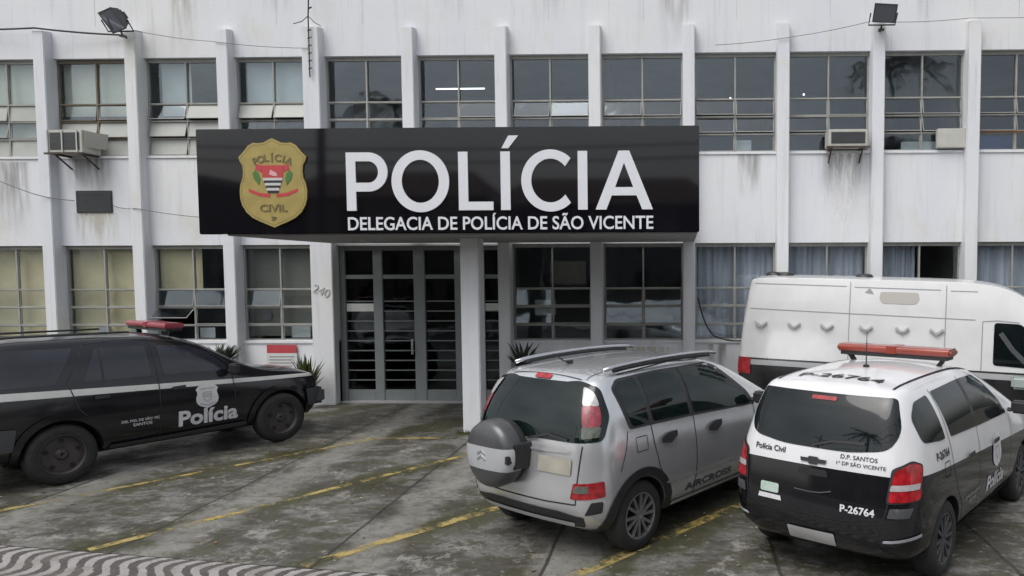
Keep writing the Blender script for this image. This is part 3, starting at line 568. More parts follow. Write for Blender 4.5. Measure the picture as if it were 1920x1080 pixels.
# lettering drawn glyph by glyph
def glyphs(parent, x0, x1, z0, z1, y, th):
    """POLICIA with acute accent, humanist bold caps, as raised strokes"""
    Hh = z1-z0; st = Hh*.165
    names = []
    def put(name, outer, holes=()):
        mbx = MB(); pts = [Vector(p) for p in outer]; vs = list(pts); ed = []; fa = [list(range(len(pts)))]
        for hcur in holes:
            o0 = len(vs); vs += [Vector(p) for p in hcur]; ed += [(o0+k, o0+(k+1) % len(hcur)) for k in range(len(hcur))]
        n0 = len(pts); ed = [(k, (k+1) % n0) for k in range(n0)]+ed
        v2, e2, f2, *_ = delaunay_2d_cdt([Vector(v[:2]) for v in vs], ed, [], 2, 1e-5)
        def inside(p, poly):
            r = False; n = len(poly)
            for i in range(n):
                a, b = poly[i], poly[i-1]
                if (a[1] > p[1]) != (b[1] > p[1]) and p[0] < (b[0]-a[0])*(p[1]-a[1])/(b[1]-a[1])+a[0]: r = not r
            return r
        bf = [mbx.bm.verts.new((p[0], y, p[1])) for p in v2]; bb = [mbx.bm.verts.new((p[0], y-th, p[1])) for p in v2]
        for f in f2:
            cx = sum(v2[i][0] for i in f)/len(f); cz = sum(v2[i][1] for i in f)/len(f)
            if inside((cx, cz), outer) and not any(inside((cx, cz), h_) for h_ in holes):
                mbx.bm.faces.new([bb[i] for i in f]); mbx.bm.faces.new([bf[i] for i in f][::-1])
        mbx.bm.edges.ensure_lookup_table()
        for e in [e for e in mbx.bm.edges if e.is_boundary and e.verts[0].co.y < y-th*.5]:
            i0 = bb.index(e.verts[0]); i1 = bb.index(e.verts[1])
            mbx.bm.faces.new((bb[i0], bb[i1], bf[i1], bf[i0]))
        for v in [v for v in mbx.bm.verts if not v.link_faces]: mbx.bm.verts.remove(v)
        names.append(mbx.build('letter', M_['white_letter'], parent))
        sgm(names[-1])
    W = x1-x0
    X = lambda u: x0+u*W
    arc = lambda cx, cz, rx, rz, a0, a1, n=28: [(cx+rx*math.cos(R(a0+(a1-a0)*k/n)), cz+rz*math.sin(R(a0+(a1-a0)*k/n))) for k in range(n+1)]
    # P
    px = X(0); pw = W*.135; bz = z1-Hh*.335; rr = Hh*.335
    cxp = px+pw-rr*.98
    put('P', [(px, z0), (px+st, z0), (px+st, bz-rr)]+arc(cxp, bz, rr, rr, -90, 90)+[(px, z1)],
        [[(px+st, bz-rr+st*.92), (px+st, z1-st*.92)]+arc(cxp, bz, rr-st, rr-st*.92, 90, -90)])
    # O
    cx = X(.243); put('O', arc(cx, (z0+z1)/2, W*.0945, Hh*.53, 0, 360, 48)[:-1], [arc(cx, (z0+z1)/2, W*.0945-st*1.08, Hh*.53-st*.98, 0, 360, 48)[:-1]])
    a = X(.368); put('L', [(a, z0), (a+W*.113, z0), (a+W*.113, z0+st*.88), (a+st, z0+st*.88), (a+st, z1), (a, z1)])
    a = X(.506); put('I', [(a, z0), (a+st, z0), (a+st, z1), (a, z1)])
    put('accent', [(a+st*.12, z1+Hh*.055), (a+st*.85, z1+Hh*.055), (a+st*1.9, z1+Hh*.27), (a+st*.85, z1+Hh*.27)])
    cx = X(.668); rx = W*.095; A0 = 38
    cz = (z0+z1)/2
    out = arc(cx, cz, rx, Hh*.53, A0+8, 360-A0-8, 40); inn = arc(cx, cz, rx-st*1.05, Hh*.53-st*.95, 360-A0-2, A0+2, 40)
    put('C', out+inn)
    a = X(.757); put('I', [(a, z0), (a+st, z0), (a+st, z1), (a, z1)])
    a = X(.814); b_ = X(1.0); m_ = (a+b_)/2; s2 = st*.56
    zc = z0+Hh*.24; zc2 = zc+st*.85
    def xe(z, side): f = (z-z0)/Hh; return (a+(m_-s2-a)*f) if side < 0 else (b_-(b_-m_-s2)*f)
    in_l = lambda z: xe(z, -1)+st*1.12; in_r = lambda z: xe(z, 1)-st*1.12
    put('A', [(a, z0), (a+st*1.12, z0), (in_l(zc), zc), (in_r(zc), zc), (b_-st*1.12, z0), (b_, z0), (m_+s2, z1), (m_-s2, z1)],
        [[(in_l(zc2), zc2), (m_, z1-st*1.25), (in_r(zc2), zc2)]])
glyphs(sg, -4.835, -.435, 3.445, 4.275, -3.6005, .022)
sgm(text_on_wall('small_lettering', 'DELEGACIA DE POLÍCIA DE SÃO VICENTE', -2.63, -3.6005, 3.285, M_['white_letter'], sg, width=4.40, height=.24, bold=.014, depth=.016))
# badge
ec = (-5.895, 3.85)
half = [(0, .635), (.07, .60), (.12, .575), (.20, .565), (.275, .57), (.35, .53), (.42, .44), (.49, .37), (.475, .31), (.44, .25), (.43, .16), (.44, .07), (.475, -.02), (.49, -.12), (.485, -.22), (.46, -.32), (.40, -.42), (.31, -.50), (.2, -.555), (.09, -.60), (0, -.64)]
def shield(sc, k=1.0): return [(ec[0]+x*sc, ec[1]+z*sc) for x, z in half]+[(ec[0]-x*sc, ec[1]+z*sc) for x, z in half[-2:0:-1]]
def flat(name, pts, y, th, mt, parent): 
    mbx = MB(); mbx.prism(pts, lambda u, v, d: (u, d, v), y, y-th); o = mbx.build(name, mt, parent); return o
bd = sgm(flat('badge', shield(1.0), -3.6005, .03, M_['gold'], sg))
def badge(name, pts, y, th, mt): return flat(name, pts, y, th, mt, bd)
ring = MB()
def outline(mbx, pts, wdt, y):
    c0 = Vector((ec[0], ec[1])); 
    for i in range(len(pts)):
        a, b_ = Vector(pts[i]), Vector(pts[(i+1) % len(pts)]); ai, bi = a+(c0-a).normalized()*wdt, b_+(c0-b_).normalized()*wdt
        mbx.poly([(a.x, y, a.y), (b_.x, y, b_.y), (bi.x, y, bi.y), (ai.x, y, ai.y)])
outline(ring, shield(.955), .008, -3.6315)
ring.build('rim_line', M_['goldline'], bd)
def btext(txt, r0, a0, a1, cz, h, sgn=1):
    n = len(txt)
    for k, ch in enumerate(txt):
        a = R(a0+(a1-a0)*k/(n-1)); me = text_polys(ch, 1, .02, .5, None, h if ch != 'Í' else h*1.25)
        rot = (a-math.pi/2) if sgn > 0 else (a+math.pi/2)
        cx_, cz_ = ec[0]+r0*math.cos(a), cz+r0*math.sin(a)
        for v in me.vertices:
            u, w_ = v.co.x, v.co.y; v.co = (cx_+u*math.cos(rot)-w_*math.sin(rot), -3.6305-(v.co.z+.5)*.008, cz_+u*math.sin(rot)+w_*math.cos(rot))
        link('badge_letter', me, M_['goldline'], bd)
btext('POLÍCIA', .60, 114, 66, ec[1]-.24, .105)
sgs = text_polys('CIVIL', 1, .02, .5, .40, .105)
for v in sgs.vertices: v.co = (ec[0]+v.co.x, -3.6305-(v.co.z+.5)*.008, ec[1]-.36+v.co.y)
link('badge_letter', sgs, M_['goldline'], bd)
sgs = text_polys('SP', 1, .02, .5, None, .055)
for v in sgs.vertices: v.co = (ec[0]+v.co.x, -3.6305-(v.co.z+.5)*.008, ec[1]-.51+v.co.y)
link('badge_letter', sgs, M_['goldline'], bd)
q = lambda pts: [(ec[0]+x, ec[1]+z) for x, z in pts]
badge('crest_top', q([(-.145, .07), (.145, .07), (.16, .25), (-.16, .25)]), -3.6305, .006, M_['red'])
badge('crest_scroll', q([(-.25, .19), (-.16, .15), (-.16, .25), (-.23, .27)]), -3.6305, .005, M_['banner_red']); badge('crest_scroll', q([(.25, .19), (.16, .15), (.16, .25), (.23, .27)]), -3.6305, .005, M_['banner_red'])
mb = MB()
for k in range(6):
    mb.mi = k % 2; z = .07-k*.036; h_ = .14-.012*k; mb.box(ec[0]-h_, ec[0]+h_, -3.6365, -3.6305, ec[1]+z-.036, ec[1]+z)
mb.build('crest_stripes', [M_['cwhite'], M_['cblack']], bd)
mb = MB(); mb.prism(q([(-.05, .12), (.0, .10), (.07, .09), (.06, .14), (.0, .17), (-.03, .19)]), lambda u, v, d: (u, d, v), -3.6366, -3.639); mb.build('crest_map', mat('crest_pink', (.6, .35, .35), .5), bd)
for s in (-1, 1):
    badge('crest_branch', q([(s*.20, -.03), (s*.27, .05), (s*.29, .14), (s*.25, .18), (s*.21, .14), (s*.18, .06)][::s]), -3.6305, .006, M_['green'])
    badge('crest_ribbon', q([(s*.04, -.16), (s*.20, -.14), (s*.36, -.08), (s*.35, -.13), (s*.2, -.19), (s*.05, -.21)][::s]), -3.6305, .004, M_['red'])
# ------------------------------------------------------------------ fixtures on the facade
def floodlight(loc, pan, tilt, label, sc=1.0):
    f = empty('floodlight', loc, 0, label, 'floodlight', 'floodlights on top of the pilasters')
    h = empty('h', (0, 0, 0)); bpy.data.objects.remove(h)
    Mx = Matrix.Translation((0, -.22, .20)) @ Matrix.Scale(sc, 4) @ Matrix.Rotation(pan, 4, 'Z') @ Matrix.Rotation(tilt, 4, 'X')
    def add(name, mb, mt, par, **k):
        o = mb.build(name, mt, par, **k); o.data.transform(Mx); return o
    mb = MB()   # casing: shallow tray facing -Y locally
    v = [(-.22, -.04, -.16), (.22, -.04, -.16), (.22, -.04, .16), (-.22, -.04, .16)]; b_ = [(-.15, .08, -.11), (.15, .08, -.11), (.15, .08, .11), (-.15, .08, .11)]
    vf = [mb.bm.verts.new(p) for p in v]; vb = [mb.bm.verts.new(p) for p in b_]; inn = [mb.bm.verts.new((x*.9, y, z*.88)) for x, y, z in v]; deep = [mb.bm.verts.new((x*.6, .04, z*.5)) for x, y, z in v]
    for k in range(4):
        mb.bm.faces.new((vf[k], vf[(k+1) % 4], vb[(k+1) % 4], vb[k])); mb.bm.faces.new((vf[k], inn[k], inn[(k+1) % 4], vf[(k+1) % 4])); mb.bm.faces.new((inn[k], deep[k], deep[(k+1) % 4], inn[(k+1) % 4]))
    mb.bm.faces.new(vb); mb.bm.faces.new(deep[::-1])
    c = add('casing', mb, M_['lampmet'], f)
    mb = MB(); mb.box(-.195, .195, -.036, -.030, -.138, .138); add('front_glass', mb, M_['lampglass'], c)
    mb = MB()
    for k in range(5): mb.box(-.12+k*.055, -.11+k*.055, .082, .12, -.09, .09)
    mb.box(-.06, .06, .12, .17, -.05, .05); add('heat_sink', mb, M_['lampmet'], c)
    mb = MB(); mb.tube([(-.24, -.22, .2), (-.24, -.06, .04), (.24, -.06, .04), (.24, -.22, .2)], .014, 6); mb.tube([(0, -.06, .04), (0, -.02, -.02), (0, .08, -.04)], .018, 6); mb.box(-.05, .05, -.06, .02, -.05, -.02)
    mb.build('mounting_bracket', M_['lampmet'], f)
    return f
floodlight((-10.45, -.30, 7.0), R(-32), R(36), 'dark floodlight tilted down to the left above the air conditioner window', 1.25)
floodlight((3.62, -.26, 6.98), R(10), R(22), 'grey floodlight with silver reflector on the pilaster at the right')
def ac(loc, wd, hg, dp, label, style, rz=0):
    a = empty('air_conditioner', loc, rz, label, 'air conditioner', None)
    mb = MB(); mb.box(-wd/2, wd/2, -dp, 0, 0, hg); c = mb.build('casing', M_['acwhite'], a, bevel=.01)
    if style == 'open':
        mb = MB(); mb.box(-wd/2-.012, -wd/2-.002, -dp+.02, -.06, .03, hg-.03); mb.build('side_grille', M_['acgrill'], a)
    if style == 'box': return a
    mb = MB(); mb.box(-wd/2+.05, wd/2-.05, -dp-.006, -dp-.001, .05, hg-.05); g = mb.build('grille', M_['acgrill'], a)
    mb = MB()
    for k in range(9): z = .07+k*(hg-.14)/8; mb.box(-wd/2+.05, wd/2-.05, -dp-.010, -dp-.006, z-.004, z+.004)
    mb.build('grille_slats', M_['darkgrey'], g)
    mb = MB()
    for s in (-1, 1):
        mb.box(s*wd*.4-.02, s*wd*.4+.02, -dp-.03, .25, -.035, -.003); mb.obox((s*wd*.4, -dp/2+.05, -.14), (.012, 0, 0), (0, -dp*.4, .11), (0, .006, .01))
    mb.box(-wd/2-.04, wd/2+.04, -dp-.05, -dp-.01, -.035, -.003); mb.build('bracket', M_['rust'], a)
    if style == 'open':
        mb = MB(); mb.obox((wd*.5+.08, -dp*.5, hg*.60), (.004, 0, .0), (.07, dp*.42, .0), (.03, 0, hg*.34)); mb.build('side_flap', M_['acwhite'], a)
        mb = MB()
        for k in range(3): mb.box(-wd/2+.0+k*wd*.42, -wd/2+.025+k*wd*.42, -dp-.022, -dp-.012, 0, hg)
        mb.build('cage', M_['acwhite'], a)
    return a
ac((-11.52, -.02, 4.80), .66, .42, .46, 'old window air conditioner in a pale cage jutting out above the dark plaque', 'open')
ac((3.02, -.02, 4.83), .72, .31, .36, 'grey grilled air conditioner on rusty brackets under the second-floor window right of the sign', 'plain')
a3 = ac((5.00, .02, 4.83), .52, .36, .12, 'cream air conditioner box at the lower right corner of an upper window', 'box')
pq = empty('wall_plaque', (-11.38, -.0, 3.72), 0, 'dark bronze plaque on the white wall between the two window rows', 'plaque')
mb = MB(); mb.box(-.35, .35, -.03, -.001, 0, .42); mb.build('plate', M_['bronze'], pq, bevel=.006)
mb = MB(); mb.box(-.32, .32, -.034, -.0305, .03, .045); mb.box(-.32, .32, -.034, -.0305, .375, .39); mb.box(-.32, -.305, -.034, -.0305, .045, .375); mb.box(.305, .32, -.034, -.0305, .045, .375); mb.build('border', M_['lampmet'], pq)
# cables, conduit, mast
def cable(pts, r, mt, name, label, cat, sag=0, n=14):
    mb = MB(); P = []
    for a, b_ in zip(pts, pts[1:]):
        a, b_ = Vector(a), Vector(b_)
        for k in range(n): t = k/n; P.append(a.lerp(b_, t)-Vector((0, 0, sag*4*t*(1-t))))
    P.append(Vector(pts[-1])); mb.tube(P, r, 5); return props(mb.build(name, mt, None, smooth=True), label, cat)
cable([(-14.5, -.03, 7.22), (-12.2, -.23, 7.16), (-10.5, -.05, 7.06)], .018, M_['cableblack'], 'conduit', 'dark cable running along the wall to the left floodlight', 'cable', .02)
cable([(-10.3, -.22, 7.1), (-8.8, -.22, 6.88), (-7.0, -.22, 6.74)], .006, M_['cable'], 'cable', 'thin wire drooping from the left floodlight to the mast', 'cable', .03)
cable([(-13.5, -.35, 4.55), (-12.3, -.30, 4.05), (-11.75, -.04, 3.95)], .008, M_['cable'], 'cable', 'thin grey wire slanting down to the dark plaque', 'cable', .02)
cable([(-11.0, -.04, 3.85), (-10.4, -.23, 3.78), (-9.0, -.05, 3.60), (-7.1, -.4, 3.60)], .007, M_['cable'], 'cable', 'thin grey wire from the plaque to the black sign', 'cable', .03)
cable([(.6, -.22, 6.72), (2.0, -.23, 6.85), (3.45, -.22, 7.12)], .006, M_['cable'], 'cable', 'thin wire rising to the floodlight at the right', 'cable', .02)
cable([(3.9, -.22, 7.10), (5.25, -.22, 7.16), (8.5, -.22, 7.2)], .006, M_['cable'], 'cable', 'thin wire running right from the right floodlight', 'cable', .02)
cable([(.27, -.22, 2.05), (.42, -.24, 1.55), (.62, -.3, 1.32), (1.2, -.4, 1.28)], .016, M_['cableblack'], 'hose', 'black hose hanging on the wall behind the white van', 'hose', .05)
ms = empty('antenna_mast', (-6.98, -.25, 6.2), 0, 'slim weathered antenna mast fixed on the wide pilaster above the badge', 'antenna')
mb = MB(); mb.tube([(0, 0, 0), (0, 0, 1.1), (.06, 0, 2.2)], .013, 6); mb.build('mast', M_['cableblack'], ms)
mb = MB(); mb.tube([(-.28, 0, .98), (-.12, 0, 1.02), (0, 0, 1.12), (.12, 0, 1.0), (.24, 0, .93)], .008, 6)
for k in range(6): mb.tube([(-.02, 0, .15+k*.14), (.05, 0, .17+k*.14)], .012, 6)
for k in range(4): mb.tube([(.0, 0, 1.25+k*.2), (.07, 0, 1.28+k*.2)], .014, 6)
mb.build('arm', M_['rust'], ms)
# banner under the window
bn = empty('notice_banner', (-7.80, -.03, .72), 0, 'red and white notice banner on the wall behind the black police car bonnet', 'banner')
mb = MB(); mb.box(-.29, .29, -.012, 0, .27, .43); mb.build('red_heading', M_['banner_red'], bn)
mb = MB(); mb.box(-.30, .30, -.010, 0, -.15, .27); mb.build('white_sheet', M_['paper'], bn)
mb = MB()
for k in range(5): mb.box(-.25, .25-.05*(k % 2), -.013, -.0101, .19-k*.06, .205-k*.06)
mb.build('text_lines', M_['cable'], bn)
# plants
def blades(loc, n, h, spread, wd, seed, name, label, mt, cat='plant', stem=None):
    rnd = random.Random(seed); p = empty(name, loc, 0, label, cat); mb = MB()
    for k in range(n):
        a = rnd.uniform(0, 2*math.pi); l = h*rnd.uniform(.6, 1.1); lean = spread*rnd.uniform(.2, 1); w_ = wd*rnd.uniform(.7, 1.2); dx, dy = math.cos(a), math.sin(a)
        bx, by = rnd.uniform(-.05, .05), rnd.uniform(-.05, .05); prev = None; z0 = stem or 0
        for s in range(6):
            t = s/5; x = bx+dx*lean*t**1.7; y = by+dy*lean*t**1.7; z = z0+l*(t-.25*lean*t**3); ww = w_*(.5+1.2*t)*(1-t)**.6+.001
            cur = (mb.bm.verts.new((x-dy*ww, y+dx*ww, z)), mb.bm.verts.new((x+dx*ww*.3, y+dy*ww*.3, z-ww*.4)), mb.bm.verts.new((x+dy*ww, y-dx*ww, z)))
            if prev:
                mb.bm.faces.new((prev[0], prev[1], cur[1], cur[0])); mb.bm.faces.new((prev[1], prev[2], cur[2], cur[1]))
            prev = cur
    mb.build('leaves', mt, p)
    if stem:
        mb = MB(); mb.tube([(0, 0, 0), (.01, 0, stem*.5), (0, 0, stem)], [.03, .025, .02], 8); mb.build('stem', M_['trunk'], p)
    return p
blades((-7.05, -.60, .0), 90, 1.0, .38, .034, 3, 'spiky_plant', 'spiky green plant in front of the number pilaster beside the door', M_['leaf'])
blades((-8.72, -.45, 0), 80, .5, .42, .03, 5, 'bushy_plant', 'grey-green bushy plant under the window behind the black car', M_['leafdark'], stem=.7)
blades((-3.0, -.5, 0), 44, .62, .42, .045, 9, 'dark_leafed_plant', 'dark leafy plant against the wall behind the silver car', M_['leafdark'], stem=.62)

# ------------------------------------------------------------------ vehicles: cage body, projected panels
YF = [-1, -.84, -.45, 0, .45, .84, 1]
def cage_body(stations, name, mt, parent, arches=(), sub=2, arch_mat=None, bulge=(.05, .05), crease=()):
    """stations: list of (x or [x per row], z per row, half width per row, roof crown)"""
    bm = bmesh.new(); NI, NJ, NK = len(stations), len(YF), len(stations[0][1]); V = {}
    cl = bm.edges.layers.float.new('crease_edge')
    for i, (xs, zs, ws, cr) in enumerate(stations):
        for j, yf in enumerate(YF):
            for k in range(NK):
                if i not in (0, NI-1) and j not in (0, NJ-1) and k not in (0, NK-1): continue
                x = xs[k] if isinstance(xs, (list, tuple)) else xs; z = zs[k]
                if k == NK-1: z += cr*(1-yf*yf)
                if i == 0: x -= bulge[0]*(1-yf*yf)
                if i == NI-1: x += bulge[1]*(1-yf*yf)
                V[i, j, k] = bm.verts.new((x, yf*ws[k], z))
    def F(*q): return bm.faces.new([V[p] for p in q])
    for i in range(NI-1):
        for k in range(NK-1):
            F((i, 0, k), (i+1, 0, k), (i+1, 0, k+1), (i, 0, k+1)); F((i, NJ-1, k), (i, NJ-1, k+1), (i+1, NJ-1, k+1), (i+1, NJ-1, k))
        for j in range(NJ-1):
            F((i, j, 0), (i, j+1, 0), (i+1, j+1, 0), (i+1, j, 0)); F((i, j, NK-1), (i+1, j, NK-1), (i+1, j+1, NK-1), (i, j+1, NK-1))
    for j in range(NJ-1):
        for k in range(NK-1):
            F((0, j, k), (0, j, k+1), (0, j+1, k+1), (0, j+1, k)); F((NI-1, j, k), (NI-1, j+1, k), (NI-1, j+1, k+1), (NI-1, j, k+1))
    inv = {v: q for q, v in V.items()}
    for e in bm.edges:
        a, b_ = inv[e.verts[0]], inv[e.verts[1]]
        for (kk, c) in crease:
            if a[2] == b_[2] == kk and (a[1] in (0, NJ-1) or a[0] in (0, NI-1)) and (b_[1] in (0, NJ-1) or b_[0] in (0, NI-1)): e[cl] = c
    bmesh.ops.recalc_face_normals(bm, faces=bm.faces)
    me = bpy.data.meshes.new(name); bm.to_mesh(me); bm.free()
    o = bpy.data.objects.new(name, me); COL.objects.link(o); me.materials.append(mt); me.materials.append(arch_mat or M_['black'])
    s = o.modifiers.new('s', 'SUBSURF'); s.levels = sub; s.render_levels = sub
    cut = []
    for (x, r, yin, yout, zc) in arches:
        for sd in (-1, 1):
            c = MB(); rr = c.lathe([(sd*yin, r), (sd*yout, r)], 48); c.bm.faces.new(rr[0]); c.bm.faces.new(rr[1][::-1])
            co = c.build('cut', [mt, arch_mat or M_['black']]); co.location = (x, 0, zc)
            for p in co.data.polygons: p.material_index = 1
            b_ = o.modifiers.new('b', 'BOOLEAN'); b_.operation = 'DIFFERENCE'; b_.object = co; b_.solver = 'EXACT'; cut.append(co)
    bpy.context.view_layer.update(); dg = bpy.context.evaluated_depsgraph_get()
    ev = o.evaluated_get(dg); me2 = bpy.data.meshes.new_from_object(ev, depsgraph=dg)
    o.modifiers.clear()
    for c in cut: bpy.data.objects.remove(c)
    # outer skin without arches for projecting panels on
    s = o.modifiers.new('s', 'SUBSURF'); s.levels = sub; bpy.context.view_layer.update(); dg = bpy.context.evaluated_depsgraph_get()
    bvh = BVHTree.FromObject(o, dg); o.modifiers.clear(); old = o.data; o.data = me2; bpy.data.meshes.remove(old)
    for p in me2.polygons: p.use_smooth = True
    me2.set_sharp_from_angle(angle=R(38))
    o.parent = parent; return o, bvh
VIEW = {'R': (lambda u, v: Vector((u, -3, v)), Vector((0, 1, 0))), 'L': (lambda u, v: Vector((u, 3, v)), Vector((0, -1, 0))),
        'B': (lambda u, v: Vector((-4, u, v)), Vector((1, 0, 0))), 'F': (lambda u, v: Vector((9, u, v)), Vector((-1, 0, 0))), 'T': (lambda u, v: Vector((u, v, 4)), Vector((0, 0, -1)))}
def proj_pts(bvh, view, pts, off):
    fn, d = VIEW[view]; out = []
    for u, v in pts:
        h = bvh.ray_cast(fn(u, v), d)
        out.append(None if h[0] is None else h[0]-d*off*.6+h[1]*off*.6*(1 if h[1].dot(d) < 0 else -1))
    return out
def patch(bvh, view, poly, mt, name, parent, off=.004, step=.05, bm_in=None):
    xs = [p[0] for p in poly]; ys = [p[1] for p in poly]
    pts = []; N = len(poly)
    for i in range(N):
        a, b_ = Vector(poly[i]), Vector(poly[(i+1) % N]); n = max(1, int((b_-a).length/step))
        for k in range(n): pts.append(a.lerp(b_, k/n))
    ed = [(k, (k+1) % len(pts)) for k in range(len(pts))]; u = min(xs)+step/2
    def inside(p):
        r = False
        for i in range(N):
            a, b_ = poly[i], poly[i-1]
            if (a[1] > p[1]) != (b_[1] > p[1]) and p[0] < (b_[0]-a[0])*(p[1]-a[1])/(b_[1]-a[1])+a[0]: r = not r
        return r
    while u < max(xs):
        v = min(ys)+step/2
        while v < max(ys):
            if inside((u, v)): pts.append(Vector((u, v)))
            v += step
        u += step
    v2, e2, f2, *_ = delaunay_2d_cdt(pts, ed, [], 1, 1e-5)
    P = proj_pts(bvh, view, [tuple(v) for v in v2], off)
    bm = bm_in or bmesh.new(); vs = [bm.verts.new(p) if p else None for p in P]
    fn, d = VIEW[view]
    for f in f2:
        q = [vs[i] for i in f]
        if None in q: continue
        L = [v2[i] for i in f]
        if max((q[a].co-q[b_].co).length for a in range(len(q)) for b_ in range(a)) > step*9: continue
        fc = bm.faces.new(q); fc.normal_update()
        if fc.normal.dot(d) > 0: fc.normal_flip()
        fc.smooth = True
    for v in [v for v in bm.verts if not v.link_faces]: bm.verts.remove(v)
    if bm_in: return
    me = bpy.data.meshes.new(name); bm.to_mesh(me); bm.free(); return link(name, me, mt, parent)
def strokes(bvh, view, lines, wdt, mt, name, parent, off=.003, step=.04):
    bm = bmesh.new(); fn, d = VIEW[view]
    for ln in lines:
        pts = []
        for a, b_ in zip(ln, ln[1:]):
            a, b_ = Vector(a), Vector(b_); n = max(1, int((b_-a).length/step)); pts += [a.lerp(b_, k/n) for k in range(n)]
        pts.append(Vector(ln[-1])); A = []; B = []
        for i, p in enumerate(pts):
            t = (pts[min(i+1, len(pts)-1)]-pts[max(i-1, 0)]).normalized(); n = Vector((-t.y, t.x))*wdt/2; A.append(tuple(p+n)); B.append(tuple(p-n))
        PA, PB = proj_pts(bvh, view, A, off), proj_pts(bvh, view, B, off)
        for i in range(len(pts)-1):
            q = [PA[i], PA[i+1], PB[i+1], PB[i]]
            if None in q or (q[0]-q[1]).length > step*5: continue
            fc = bm.faces.new([bm.verts.new(p) for p in q]); fc.normal_update()
            if fc.normal.dot(d) > 0: fc.normal_flip()
    bmesh.ops.remove_doubles(bm, verts=bm.verts, dist=.0004)
    me = bpy.data.meshes.new(name); bm.to_mesh(me); bm.free(); return link(name, me, mt, parent)
def decal(bvh, view, txt, u, v, mt, name, parent, width=None, height=None, bold=0, off=.005, rot=0, shear=0, flip=False):
    me = text_polys(txt, 1, bold, 0, width, height, shear=shear); pts = []
    for q in me.vertices:
        a, b_ = q.co.x, q.co.y
        if rot: a, b_ = a*math.cos(rot)-b_*math.sin(rot), a*math.sin(rot)+b_*math.cos(rot)
        if view == 'R': pts.append((u+a, v+b_))
        elif view == 'T': pts.append((u+b_, v-a))
        else: pts.append((u-a, v+b_))
    P = proj_pts(bvh, view, pts, off)
    if None in P: print('decal miss', txt); P = [p or Vector((0, 0, 0)) for p in P]
    for q, p in zip(me.vertices, P): q.co = p
    return link(name, me, mt, parent)
def wheel(parent, x, y, r, wd, style, rimmat, side):
    """side -1 = right. outer face towards side"""
    e = empty('wheel', (x, y, r), 0); e.parent = parent
    mb = MB(); h = wd/2; s = side; rr = r*.66
    prof = [(s*-h*.9, rr), (s*-h, r*.86), (s*-h*.8, r*.97), (s*-h*.5, r), (s*h*.5, r), (s*h*.8, r*.97), (s*h, r*.86), (s*h*.96, rr*1.04), (s*h*.82, rr)]
    mb.lathe(prof, 48); t = mb.build('tyre', M_['rubber'], e, smooth=True); t.data.set_sharp_from_angle(angle=R(50))
    mb = MB(); mb.lathe([(s*h*.86, rr*1.03), (s*h*.92, rr*.97), (s*h*.75, rr*.90), (s*h*.1, rr*.86), (-s*h*.8, rr*.9)], 40)
    hub = rr*.2
    if style == 'spoke':
        sp_ = MB(); sp_.lathe([(s*h*.90, rr*1.02), (s*h*.93, rr*.97), (s*h*.88, rr*.93)], 40)
        for k in range(6):
            a = 2*math.pi*k/6+.2
            for da in (-.12, .12):
                c0, c1 = a+da*.6, a+da*2.0
                p0 = Vector((hub*.6*math.cos(c0), s*h*.72, hub*.6*math.sin(c0))); p1 = Vector((rr*.93*math.cos(c1), s*h*.80, rr*.93*math.sin(c1)))
                d = (p1-p0)/2; n = Vector((-d.z, 0, d.x)).normalized()*rr*.062; sp_.obox((p0+p1)/2, d, n, (0, .012, 0))
        sp_.lathe([(s*h*.80, 0.001), (s*h*.80, hub), (s*h*.5, hub*1.1)], 24)
        rim = mb.build('rim', M_['hubgrey'], e); sp_.build('rim_spokes', rimmat, e)
        mb = MB(); mb.lathe([(s*h*.12, .001), (s*h*.12, rr*.86)], 32); mb.build('brake_disc', M_['black'], e)
    else:
        mb.lathe([(s*h*.45, .001), (s*h*.72, hub*.5), (s*h*.70, hub), (s*h*.48, hub*1.5), (s*h*.55, rr*.55), (s*h*.5, rr*.88)], 40)
        rim = mb.build('rim', rimmat, e, smooth=True); rim.data.set_sharp_from_angle(angle=R(40))
        for k in range(5):
            a = 2*math.pi*k/5+.3; c = Vector((rr*.70*math.cos(a), s*h*.58, rr*.70*math.sin(a))); n = 12; mb = MB()
            mb.prism([(c.x+rr*.11*math.cos(t), c.z+rr*.11*math.sin(t)) for t in [2*math.pi*q/n for q in range(n)]], lambda u, v, d: (u, d, v), c.y-.004, c.y+.004)
            mb.build('rim_hole', M_['seam'], e)
    return e
def sec(x, belt, roof, W, bot=.24, mid=.60, cr=.05, ws=(.88, .975, 1, .995, .955, .86, .68), zr=None):
    zs = [bot, bot+.13, mid, (mid+belt)/2+.03, belt, (belt+roof)/2+.04, roof]
    return (x, zr or zs, [W*q for q in ws], cr)
def hood(x, z, W, bot=.24, mid=.60, cr=.04, ws=(.88, .975, 1, .985, .95, .90, .82)):
    zs = [bot, bot+.13, mid, mid+(z-mid)*.5, mid+(z-mid)*.80, mid+(z-mid)*.94, z]
    return (x, zs, [W*q for q in ws], cr)
def carpose(wx, wy, hw, deg):
    a = R(deg); return (wx-math.cos(a)*hw, wy+math.sin(a)*hw, 0), math.pi/2-a
